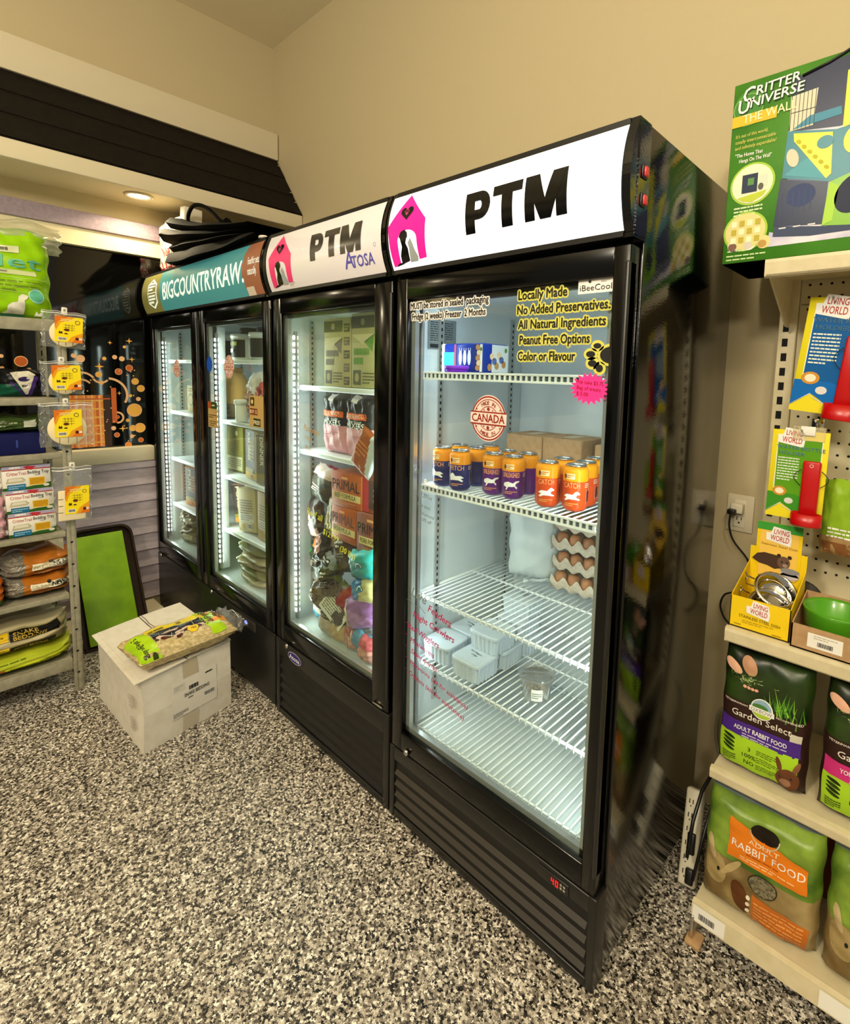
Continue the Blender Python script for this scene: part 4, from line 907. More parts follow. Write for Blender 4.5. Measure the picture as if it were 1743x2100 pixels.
obj('body', b, t); obj('cap', MB().lathe([(.034, .234), (.034, .258), (0, .260)], P('#b98a4a'), 20), t)
mb, F = bag(.24, .24, .14, two('#d8cfca', '#c9bcb4', 0), wr=.006, seed=51, pu=2.5, pv=2.5)
for k in range(9):
    a = k*.7; mb.prect(F, -.09+.02*k, .04+.01*(k % 3), -.078+.02*k, .14+.012*(k % 4), P(('#a83a34', '#c86a60')[k % 2]), .0015, 5)
mb.pell(F, .06, .17, .04, .03, P('#a2453e'), .0016)
solid('meat_bag', mb, 'clear bag of red and white meat strips on the second shelf of the corner cooler', 'bag', (-1.86, .15, 1.204), .1)
t = thing('white_jar', 'small white jar beside the tan jug, behind the BUY 12 card', 'jar', (-2.02, .10, 1.204)); obj('body', MB().lathe([(.028, 0), (.03, .004), (.03, .085)], WHITE, 20), t); obj('lid', MB().lathe([(.036, .085), (.036, .105), (0, .106)], WHITE, 20), t)
def pr_green(b, F, W, h):
    b.prect(F, -W, h*.35, -W*.72, h*.95, P('#5c5a26')); b.plines(F, -W*.55, h*.42, W*.6, h*.72, 6, P('#5c5826'), .001); b.pell(F, W*.3, h*.86, W*.16, h*.06, P('#d8d2a0'), .001, 6); b.prect(F, -W*.8, h*.04, W*.9, h*.34, P('#c2bf9a')); b.plines(F, -W*.7, h*.08, W*.8, h*.3, 5, P('#6a6848'), .0012); b.pell(F, -W*.5, h*.1, W*.1, h*.03, P('#c9b84a'), .0016)
def pr_din(txt, c1, c2):
    def f(b, F, W, h):
        b.prect(F, -W*.98, h*.12, W*.55, h*.99, P(c1)); b.ptext(F, txt, -W*.55, h*.94, W*.38, P('#efe7cc'), w=h*.56, d=.0014, bold=.02, rot=-pi/2); b.plines(F, -W*.2, h*.35, W*.4, h*.8, 6, P(c2), .0014); b.prect(F, -W*.98, h*.02, W*.98, h*.13, P(c2), .0012); b.ptext(F, '600g', -W*.1, h*.045, h*.05, P(c1), d=.002, bold=.01); b.prect(F, -W*.98, h*.13, W*.3, h*.22, P('#9a8a3a'), .0014)
    return f
def pr_back(b, F, W, h):
    b.plines(F, -W*.7, h*.40, W*.7, h*.75, 6, P('#6a5c3a'), .001); b.prect(F, -W*.8, h*.22, W*.8, h*.42, P('#cfc6b0')); b.plines(F, -W*.7, h*.25, W*.7, h*.40, 3, P('#8a8474'), .0014); b.pbar(F, W*.1, h*.06, W*.5, h*.2); b.pell(F, -W*.5, h*.13, W*.12, h*.04, P('#c9a84a'), .0016)
g = 'cartons in the corner cooler'
box_item('food_carton', 'olive carton with a pale label, left on the third shelf of the corner cooler', -2.325, -2.155, .15, .30, .924, .235, GRN, pr_green, 'carton', g, .1)
box_item('food_carton', 'dark PORK DINNER carton standing right of the olive carton', -2.045, -1.885, .12, .27, .924, .240, CB, pr_din('PORK DINNER', '#3a3024', '#c9a23a'), 'carton', g, -.1)
box_item('food_carton', 'pale carton cut off by the door edge, right of the PORK DINNER carton', -1.875, -1.72, .10, .27, .924, .235, P('#b3ab94', .5), pr_din('DINNER', '#6a6454', '#8a8268'), 'carton', g, .05)
box_item('food_carton', 'dark PURE carton leaning left on the fourth shelf of the corner cooler', -2.225, -2.125, .15, .26, .668, .20, P('#c9905a', .5), pr_din('PURE', '#4a3c34', '#d98a3a'), 'carton', g, (0, -.12, .6))
box_item('food_carton', 'tan carton turned back to front beside the leaning PURE carton', -2.085, -1.93, .11, .22, .658, .215, CB, pr_back, 'carton', g, (0, -.10, .1))
box_item('food_carton', 'tan carton half hidden by the door edge on the fourth shelf', -1.90, -1.76, .11, .22, .647, .235, P('#b89a64', .5), pr_back, 'carton', g, -.05)
box_item('food_carton', 'olive carton pushed to the back of the fourth shelf', -2.42, -2.28, .30, .42, .647, .20, GRN, pr_back, 'carton', g, .2)
PK = [P('#a89a74', .3), P('#7d7a4a', .3), P('#8f7f60', .3)]
for k in range(5):
    mb, F = bag(.30, .036, .16, PK[k % 3], wr=.003, seed=70+k, pu=4, pv=2, nu=20, nv=8)
    mb.prect(lambda u, v, d: (u, v, .036+d), -.13, -.05, -.06, .05, P('#b9b58a'), .002); mb.tube([(-.15, -.05, .016), (-.155, .0, .02), (-.15, .06, .016)], .007, P('#d8d4bc'), 6)
    solid('meat_pack', mb, ('lowest', 'second', 'third', 'fourth', 'uppermost')[k]+' flat clear meat pack stacked on the floor of the corner cooler', 'pack', (-1.965+.02*(k % 2), .165, .408+.037*k), .1*(k % 3-1), 'flat meat packs')
mb, F = bag(.16, .20, .12, two('#5c6a34', '#8a8a5a', -.3), wr=.005, seed=81)
solid('food_bag', mb, 'green leafy bag behind the flat meat packs', 'bag', (-2.25, .33, .408), .2)
# behind the left door
box_item('food_carton', 'slim cream carton with an oval print behind the left door', -2.80, -2.68, .13, .22, 1.204, .15, P('#d0c79a', .5), lambda b, F, W, h: (b.pring(F, -.01, h*.45, .035, .004, P('#4a4a3a')), b.plines(F, -W*.7, h*.75, W*.7, h*.92, 2, P('#8a7a4a'), .001)), 'carton', g)
box_item('food_carton', 'brown PURE carton behind the left door', -2.825, -2.66, .12, .25, .647, .225, P('#c47a3c', .5), pr_din('PURE', '#3c2e26', '#d98a3a'), 'carton', g, .1)
for k in range(2):
    mb, F = bag(.20, .10, .12, two('#7a6a48', '#8f8468', 0), wr=.005, seed=91+k); mb.prect(F, -.04, .03, .05, .06, P('#d0c8b0'), .0015, 5)
    solid('food_bag', mb, ('lower', 'upper')[k]+' crumpled brown bag behind the left door of the corner cooler', 'bag', (-2.80, .16, .408+.10*k), .2)
# ------------------------------------------------------------------ gondola shelving on the right
GX0, GX1 = .115, 1.05
t = thing('gondola_shelving', 'cream pegboard gondola shelving on the right, stocked with small-pet goods', 'shelving', (0, 0, 0))
b = MB(); b.rbox(GX0, GX0+.045, .70, .745, 0, 1.95, GOND, .003)
for k in range(36):
    z = .36+.0415*k; b.box(GX0+.012, GX0+.026, .698, .701, z, z+.022, HOLE)
obj('upright', b, t, 'slotted cream upright')
b = MB().box(GX0+.046, GX1, .715, .735, .10, 1.95, PEG)
for z in (1.12, 1.40, 1.68): b.box(GX0+.05, GX1, .7135, .716, z-.002, z+.002, P('#8f866a'))
F = front(.715)
for j in range(26):
    for i in range(15): b.pell(F, GX0+.066+.0254*i, .93+.0335*j-.0006, .0036, .0036, HOLE, .0006, 10)
obj('pegboard', b, t, 'cream board with rows of round holes')
def gshelf(x0, y0, z, lip, lx=None, bracket=.11):
    b = MB().box(x0+.004, GX1, y0+.012, .70, z-.012, z-.002, GOND)
    b.prism([(y0+.014, z), (y0+.002, z-.002), (y0, z-.010), (y0+.002, z-lip+.004), (y0+.010, z-lip), (y0+.014, z-lip+.004)], x0, GX1, 'x', GOND)
    b.prect(front(y0), x0+.004, z-lip+.006, GX1, z-lip+.008, P('#9a9074'), .001)
    s = obj('shelf', b, t)
    k = MB().prism([(y0+.02, z-.012), (.70, z-.012), (.70, z-.012-bracket), (.66, z-.012-bracket), (y0+.02, z-.030)], x0+.002, x0+.006, 'x', GOND)
    obj('bracket', k, s)
gshelf(.122, .345, .462, .034, bracket=.10); gshelf(.126, .365, .838, .042, bracket=.10); gshelf(.136, .415, 1.758, .046, bracket=.13)
# base deck with ticket rail and feet
b = MB().box(.12, GX1, .31, .70, .085, .105, GOND)
b.prism([(.31, .112), (.298, .108), (.292, .062), (.298, .056), (.31, .060)], .118, GX1, 'x', GOND)
b.prect(lambda u, v, d: (u, .2925-d+.006*max(0, (v-.062))/.046, v), .122, .066, .20, .104, PAPER, .0016); b.pbar(lambda u, v, d: (u, .2925-d+.006*max(0, (v-.062))/.046, v), .135, .072, .178, .092, .0024, False)
b.prect(lambda u, v, d: (u, .2925-d+.006*max(0, (v-.062))/.046, v), .40, .066, .47, .104, PAPER, .0016)
obj('base_deck', b, t, 'bottom deck with a clear ticket rail')
b = MB().rbox(.117, .124, .305, .72, .0, .09, GOND, .002); b.rbox(.112, .150, .275, .32, 0, .012, KRAFT, .003); b.rbox(.118, .128, .288, .30, .01, .075, STEEL, .002)
obj('base_leg', b, t, 'base leg with a chrome edge')
# ------------------------------------------------------------------ large boxed pet home on the top shelf
W, H, D_ = .72, .435, .245
t = thing('pet_home_box', 'large green cardboard box reading CRITTER UNIVERSE THE WALL on the top gondola shelf', 'box', (.030, .435, 1.7595))
GB = noisy('green_carton_print', '#2f6a14', '#4a8a22', 4, .35)
b = MB().rbox(0, W, 0, D_, 0, H, GB, .002); F = front(0)
b.prism([(0, 0), (D_, 0), (D_, .0005), (0, .0005)], 0, W, 'x', P('#1f3a12'))
def circ(u, v, ru, rv, inner):
    b.pell(F, u, v, ru*1.10, rv*1.10, P('#9ec43a'), .0012, 32); b.pell(F, u, v, ru, rv, inner, .0018, 32)
lav = [(.105, .065)]+[(.12+.05*sin(k/9*pi*.6)*k/9, .06+.30*k/9) for k in range(10)]+[(.22, .40), (.30, .42), (.72, .42), (.72, 0.03), (.10, .03)]
b.ppoly(F, lav, noisy('lavender_print', '#8d8fc4', '#d8d2dc', 9, .4), .0006)
b.pell(F, .036, .372, .034, .044, P('#3f7f2a'), .0008, 28); b.pring(F, .036, .372, .034, .002, P('#7fae5a'), .001)
for i, (c, r, u, v, h, w_) in enumerate((('C', '', .024, .386, .034, .026), ('RITTER', '', .052, .397, .021, .092), ('U', '', .014, .362, .032, .026), ('NIVERSE', '', .040, .371, .021, .115))):
    b.ptext(F, c, u+.002, v-.003, h, P('#143a10'), w=w_, d=.0018, bold=.02, shear=.12, rot=.05); b.ptext(F, c, u, v, h, WHITE, w=w_, d=.0024, bold=.02, shear=.12, rot=.05)
b.prect(F, .001, .332, .10, .358, P('#d9b528'), .0014); b.ptext(F, 'THE WALL', .026, .337, .020, P('#f2e8b0'), w=.115, d=.0024, bold=.012, rot=.035)
for i, q in enumerate(("It's out of this world,", 'totally interconnectable', 'and infinitely expandable!')): b.ptext(F, q, .012, .305-.014*i, .0085, P('#d8cf6a'), w=(.072, .090, .092)[i], d=.0016, shear=.1)
b.ptext(F, '"The Home That', .014, .258, .009, WHITE, w=.062, d=.0016, bold=.01); b.ptext(F, 'Hangs On The Wall"', .024, .244, .009, WHITE, w=.072, d=.0016, bold=.01)
circ(.058, .188, .046, .046, P('#e8e2c4')); b.prect(F, .035, .168, .070, .212, P('#26324a'), .0024); b.prect(F, .048, .185, .062, .202, P('#5a8a4a'), .003); b.ppoly(F, [(.025, .158), (.092, .168), (.085, .156), (.06, .144), (.04, .148)], P('#b9c83a'), .0024); b.prect(F, .074, .178, .092, .205, P('#cfd8c4'), .0024); b.pell(F, .078, .178, .006, .008, P('#5a5a4a'), .003)
b.plines(F, .020, .112, .085, .138, 3, P('#cfe0b0'), .0014, .45, 2)
circ(.050, .063+.012, .046, .044, P('#d9d08a'))
for i in range(4):
    for j in range(3): b.prect(F, .018+.018*i, .048+.020*j, .030+.018*i, .062+.020*j, P(('#f0eac0', '#b9a83a')[(i+j) % 2]), .0024)
b.plines(F, .012, .016+.010, .07, .030+.010, 2, P('#cfe0b0'), .0014, .45, 4)
for u, c, c2 in ((.026, '#d8cfc4', '#7a5a48'), (.062, '#efe9dc', '#cfc6b8'), (.094, '#e8d08a', '#b9924a')): b.pell(F, u, .014+.030, .015, .016, P(c), .0014); b.pell(F, u-.003, .040, .010, .009, P(c2), .002)
b.plines(F, .010, .004, .10, .022, 2, P('#bcd49a'), .0014, .4, 6)
NV = P('#232a48', .3); TE = P('#2e7c8c', .3); YL = P('#e3dc28', .3); LG = P('#7fb52a', .3)
R = lambda p: [(u-.030, v-1.7595) for u, v in p]
b.ppoly(F, R([(.165, 2.168), (.27, 2.185), (.42, 2.19), (.42, 2.045), (.26, 2.035), (.158, 2.05)]), NV, .0010); b.ppoly(F, R([(.158, 2.128), (.212, 2.132), (.208, 2.052), (.160, 2.050)]), P('#d8cfb4'), .0016)
for k in range(7): b.prect(F, .130+.008*k, .292, .1312+.008*k, .372, INK, .002)
b.prect(F, .130, .330, .18, .3315, INK, .002)
b.tube([F(.148, .408, .003), F(.20, .420, .003), F(.26, .452*.98, .003)], .003, INK, 6)
b.ppoly(F, R([(.157, 2.052), (.255, 2.030), (.42, 2.05), (.42, 1.96), (.25, 1.918), (.153, 1.946)]), TE, .0014); b.ppoly(F, R([(.157, 1.952), (.20, 1.98), (.245, 1.965), (.245, 1.925)]), P('#5aa0ae'), .0018)
b.ppoly(F, R([(.166, 2.052), (.20, 2.075), (.26, 2.078), (.262, 2.060)]), P('#4a8aa4'), .0018)
b.ppoly(F, R([(.170, 2.043), (.248, 2.026), (.252, 1.935), (.243, 1.926), (.172, 2.025)]), YL, .0022)
for k in range(6): b.pell(F, .152+.012*k, .262-.014*k, .006, .004, P('#b9b21a'), .0028, 12, -.7)
b.pell(F, .205, .248, .016, .014, TE, .003); b.pell(F, .142, .228, .012, .022, P('#d0cab0'), .0026, 20, .3)
b.ppoly(F, R([(.266, 2.15), (.42, 2.19), (.42, 2.06), (.266, 2.030)]), YL, .0022); b.pell(F, .262, .240, .022, .03, YL, .0024); b.pell(F, .275, .33, .02, .04, P('#8a9a1a'), .0028)
b.ppoly(F, R([(.150, 1.945), (.248, 1.918), (.245, 1.825), (.143, 1.836)]), P('#1f2a48', .3), .0014); b.ppoly(F, R([(.145, 1.836), (.25, 1.820), (.42, 1.83), (.42, 1.805), (.22, 1.803), (.143, 1.812)]), P('#3a4560'), .0016)
for k in range(6): b.prect(F, .125+.012*k, .085+.004*k, .127+.012*k, .150, P('#3f4a70'), .002)
b.pell(F, .165, .14, .030, .026, P('#32406a'), .0018)
for k in range(3): b.prect(F, .125+.03*k, .068, .140+.03*k, .071, P('#d8d8dc'), .002)
b.ppoly(F, R([(.250, 1.917), (.42, 1.97), (.42, 1.80), (.243, 1.822)]), LG, .002); b.pell(F, .270, .125, .035, .045, P('#22283f'), .0026, 24, -.5); b.ppoly(F, R([(.250, 1.917), (.27, 1.905), (.262, 1.83), (.243, 1.822)]), P('#a8d24a'), .0026)
obj('printed_carton', b, t)
# ------------------------------------------------------------------ carded water bottle holders on peg hooks
def lw_logo(b, F, u, v, s, d=.002):
    Rr = P('#b8241c'); 
    b.ppoly(F, [(u-.6*s, v-.30*s), (u+.5*s, v-.48*s), (u+.55*s, v-.1*s), (u+.45*s, v+.35*s), (u-.3*s, v+.45*s), (u-.4*s, v+.1*s), (u-.62*s, v+.1*s)], WHITE, d)
    b.ptext(F, 'LIVING', u-.27*s, v+.08*s, .26*s, Rr, w=.68*s, d=d+.0006, bold=.008, rot=-.06); b.ptext(F, 'WORLD', u-.42*s, v-.26*s, .28*s, Rr, w=.84*s, d=d+.0006, bold=.008, rot=-.06)
def holder_card(name, label, loc, rot, w_, h_, main, lower, lh):
    t = thing(name, label, 'holder', loc, rot, 'carded water bottle holders')
    b = MB().rbox(0, w_, 0, .002, 0, h_, P('#e6d62a', .3), .0008, 1); F = front(0); YE = P('#e6d62a', .3)
    mg = w_*.10; b.prect(F, mg, h_*.20, w_-mg, h_*.90, WHITE, .0004); b.prect(F, mg+.002, h_*.20, w_-mg-.002, h_*.895, P(main, .3), .0008)
    b.ppoly(F, [(0, h_*.10), (0, h_*.28), (w_*.5, h_*.28), (w_*.9, h_*.2), (w_*.9, h_*.05), (w_*.55, h_*.06), (w_*.40, h_*.12), (w_*.28, h_*.16), (0, h_*.05)], P(lower, .3), .0011)
    b.tube([F(0, h_*.05, .0016), F(w_*.26, h_*.165, .0016), F(w_*.30, h_*.13, .0016), F(w_*.6, h_*.055, .0016), F(w_*.9, h_*.06, .0016)], .0012, WHITE, 4)
    b.ppoly(F, [(0, 0), (w_, 0), (w_*.98, h_*.05), (w_*.6, h_*.055), (w_*.30, h_*.13), (w_*.26, h_*.165), (0, h_*.05)], YE, .0013)
    lw_logo(b, F, w_*.36, h_*.925, w_*.42)
    for q in range(2): b.ptext(F, ('WATER BOTTLE', 'HOLDER')[q], w_*(.10, .15)[q], h_*(.79, .725)[q], h_*.040, P('#cfe0ea'), w=w_*(.85, .46)[q], d=.0016, bold=.012, rot=-.02); b.ptext(F, ('WATER BOTTLE', 'HOLDER')[q], w_*(.10, .15)[q], h_*(.79, .725)[q], h_*.040, P('#32627a'), w=w_*(.85, .46)[q], d=.0022, bold=-.004, rot=-.02)
    b.plines(F, w_*.14, h_*.42, w_*.52, h_*.70, 9, P('#dfe8d8'), .0014, .42, 8)
    obj('card', b, t)
    # generic brown cartoon-free animal picture is left out: plain picture panel of a bottle
    b = MB().pell(F, w_*.22, h_*.30, w_*.13, h_*.055, P('#c98f34'), .0018, 20); b.pell(F, w_*.22, h_*.30, w_*.08, h_*.035, P('#efe4c8'), .0022, 18); b.pell(F, w_*.40, h_*.20, w_*.08, h_*.035, P('#d8d6d2'), .0018, 18)
    obj('picture_panel', b, t, 'small printed picture blobs')
    # red plastic holder
    c = MB(); cx = w_*.76; z0 = h_*.0; cw = w_*.155
    c.rbox(cx-cw, cx+cw, -.014, -.003, h_*.07, h_*.68, RED, .004)
    c.lathe([(.0, h_*-.03), (w_*.27, h_*-.03), (w_*.275, h_*-.02), (w_*.275, h_*.105), (w_*.25, h_*.105), (w_*.25, 0), (0, 0)], RED, 28, M=Matrix.Translation((cx, -.020, 0)), sy=.62)
    c.pring(front(-.0145), cx, h_*.63, w_*.035, w_*.012, P('#e8b0a8'), .0006)
    obj('plastic_holder', c, t, 'red plastic bottle holder')
    c = MB().tube([(cx-cw-.002+(-.016)*sin(pi*k/8), -.010, h_*.58-h_*.18*k/8) for k in range(9)], .0010, BLKP, 5).tube([(cx+cw+.002+.016*sin(pi*k/8), -.010, h_*.58-h_*.18*k/8) for k in range(9)], .0010, BLKP, 5)
    obj('wire_tie', c, t)
    return t
def hook(label, x, z, y1):
    b = MB().tube([(x, .714, z), (x, y1, z), (x, y1-.01, z+.008)], .0022, CHROME, 6).tube([(x, .714, z+.02), (x, .70, z+.022), (x, .69, z)], .0022, CHROME, 6).rbox(x-.015, x+.015, .707, .7125, z-.006, z+.026, CHROME, .001, 1)
    solid('peg_hook', b, label, 'hook', group='peg hooks on the gondola')
hook('chrome peg hook carrying the blue and yellow holder card', .268, 1.662, .52); hook('chrome peg hook carrying the green and yellow holder card', .232, 1.336, .50)
holder_card('bottle_holder', 'blue and yellow WATER BOTTLE HOLDER card with red holder, upper of the two, tilted', (.190, .535, 1.392), (0, .095, 0), .155, .285, '#155a9c', '#1668b8', 0)
hc = holder_card('bottle_holder', 'green and yellow WATER BOTTLE HOLDER card with red holder, lower of the two', (.162, .515, 1.112), (0, .01, 0), .125, .228, '#5c9a1e', '#3f8f26', 0)
b = MB().rbox(.045, .115, -.004, .004, .205, .24, clear('clear_tab', '#fdf8e8', 1.5, .1, .25, '#f0e6c8'), .001).rbox(.062, .094, -.006, -.003, .218, .241, PAPER, .001)
obj('hang_tab', b, hc, 'clear plastic hanging tab')
mb, F = bag(.12, .20, .05, two('#8ab02a', '#a8885a', -.45), wr=.002, seed=61, seal=.06); mb.plines(F, -.04, .05, .04, .08, 3, WHITE, .0015); mb.prect(F, -.05, .01, .05, .04, P('#8a5a34'), .0014, 6)
solid('treat_bag', mb, 'lime green and tan bag hanging at the right edge beside the pegboard holes', 'bag', (.335, .60, 1.015), -.1)
# ------------------------------------------------------------------ things on the middle shelf
YD = P('#ecc91c', .4); YP = P('#f2d23a', .4)
t = thing('display_tray_box', 'yellow cardboard display box of steel bowls on the gondola, left end of the middle shelf', 'display box', (.129, .385, .8385))
bw, bd, bh = .134, .155, .080
b = MB(); b.box(0, bw, 0, .002, 0, bh, YD); b.box(0, bw, 0, bd, 0, .002, YD)
b.prism([(0, 0), (bd, 0), (bd, .135), (.10, .115), (0, bh)], 0, .002, 'x', YD); b.prism([(0, 0), (bd, 0), (bd, .135), (.10, .115), (0, bh)], bw-.002, bw, 'x', YD)
b.box(0, bw, bd-.002, bd, 0, .175, YD); F = front(0)
lw_logo(b, F, .066, .058, .046); b.ptext(F, 'STAINLESS STEEL DISH', .022, .029, .0075, P('#6a5412'), w=.092, d=.001, bold=.012, rot=-.03); b.plines(F, .03, .014, .10, .024, 2, P('#b8961a'), .001); b.plines(F, .012, .006, .035, .011, 1, P('#8a6f1a'), .001); b.plines(F, .098, .004, .128, .009, 1, P('#8a6f1a'), .001)
obj('carton', b, t)
b = MB().box(.014, .120, bd-.004, bd-.002, .13, .248, YD); F = front(bd-.0045)
b.prect(F, .014, .226, .120, .248, P('#3f9a3a')); b.prect(F, .022, .10, .112, .226, P('#f0c455'), .0004); lw_logo(b, F, .068, .216, .052); b.ptext(F, 'Stainless Steel Dish', .026, .186, .006, P('#8a6a18'), w=.085, d=.001, bold=.005, rot=-.03)
body = [(.006, .142), (.018, .158), (.035, .164), (.056, .163), (.066, .162), (.082, .160), (.092, .154), (.096, .142), (.088, .130), (.072, .128), (.062, .124), (.044, .130), (.024, .132)]
b.ppoly(F, body, P('#4a3428', .6), .001); b.pell(F, .082, .146, .015, .017, P('#6a5040', .6), .0016)
for u in (.070, .095): b.pell(F, u, .163, .005, .005, P('#3a2820', .6), .002)
for u in (.078, .090): b.pell(F, u, .148, .0022, .0026, INK, .0024, 10)
b.pell(F, .086, .139, .006, .005, P('#9a8474', .6), .0022); b.pell(F, .098, .126, .022, .008, P('#8a8a8e'), .002); b.pell(F, .098, .113, .021, .010, P('#c4c0c4'), .0018); b.prect(F, .077, .113, .119, .124, P('#c4c0c4'), .0018)
obj('header_card', b, t, 'yellow header card with a hamster picture')
def steel_bowl(label, loc, rot):
    t = thing('steel_bowl', label, 'bowl', loc, rot, 'steel bowls in the yellow display box')
    obj('bowl', MB().lathe([(0, 0), (.030, 0), (.040, .010), (.046, .030), (.050, .031), (.050, .033), (.045, .033), (.038, .012), (.028, .003), (0, .003)], CHROME, 36), t)
    c = MB().tube([(.05*cos(a), .05*sin(a), .030) for a in [2*pi*k/20 for k in range(20)]], .0020, STEEL, 6, closed=True); c.tube([(-.052, -.01, .03), (-.072, -.012, .034), (-.078, -.008, .05), (-.070, -.004, .06)], .002, STEEL, 6).tube([(-.052, .012, .03), (-.072, .012, .034), (-.078, .010, .05)], .002, STEEL, 6)
    obj('wire_bracket', c, t, 'bent wire hanging ring'); return t
steel_bowl('front steel bowl lying tilted in the yellow display box', (.200, .462, .868), (.55, .2, .2)); steel_bowl('rear steel bowl lying behind the front one in the yellow display box', (.198, .490, .905), (.70, .22, .4))
b = MB().lathe([(0, 0), (.048, 0), (.050, .003), (.048, .006), (0, .006)], P('#2a2620', .5), 28)
solid('rubber_disc', b, 'dark round disc standing behind the green bowl, against the pegboard', 'disc', (.255, .56, .892), (1.45, 0, 0))
t = thing('tray_box', 'open brown cardboard tray with a white barcode label, right of the yellow display box', 'box', (.268, .372, .8385))
b = MB(); b.box(0, .25, 0, .003, 0, .058, KRAFT); b.box(0, .25, .16, .163, 0, .09, KRAFT); b.prism([(0, 0), (.163, 0), (.163, .09), (0, .058)], 0, .003, 'x', KRAFT); b.prism([(0, 0), (.163, 0), (.163, .09), (0, .058)], .247, .25, 'x', KRAFT); b.box(0, .25, 0, .163, 0, .003, KRAFT)
obj('tray', b, t); F = front(-.0004)
b = MB().prect(F, .034, .012, .102, .046, PAPER); b.pbar(F, .052, .016, .086, .030, .0012, False); b.plines(F, .046, .033, .092, .043, 2, P('#b8b0a0'), .001); obj('price_label', b, t, 'white barcode label')
GBL = mat('green_ceramic', '#4f9a1c', .22, coat=.4)
t = thing('pet_bowl', 'green glossy round pet bowl sitting in the brown cardboard tray', 'bowl', (.345, .455, .873))
obj('bowl', MB().lathe([(0, 0), (.055, 0), (.064, .010), (.068, .046), (.071, .052), (.068, .054), (.062, .048), (.056, .012), (.04, .008), (0, .008)], GBL, 48), t)
obj('base_sticker', MB().lathe([(.030, .0084), (.030, .0088), (0, .0088)], PAPER, 28), t, 'white round sticker inside')
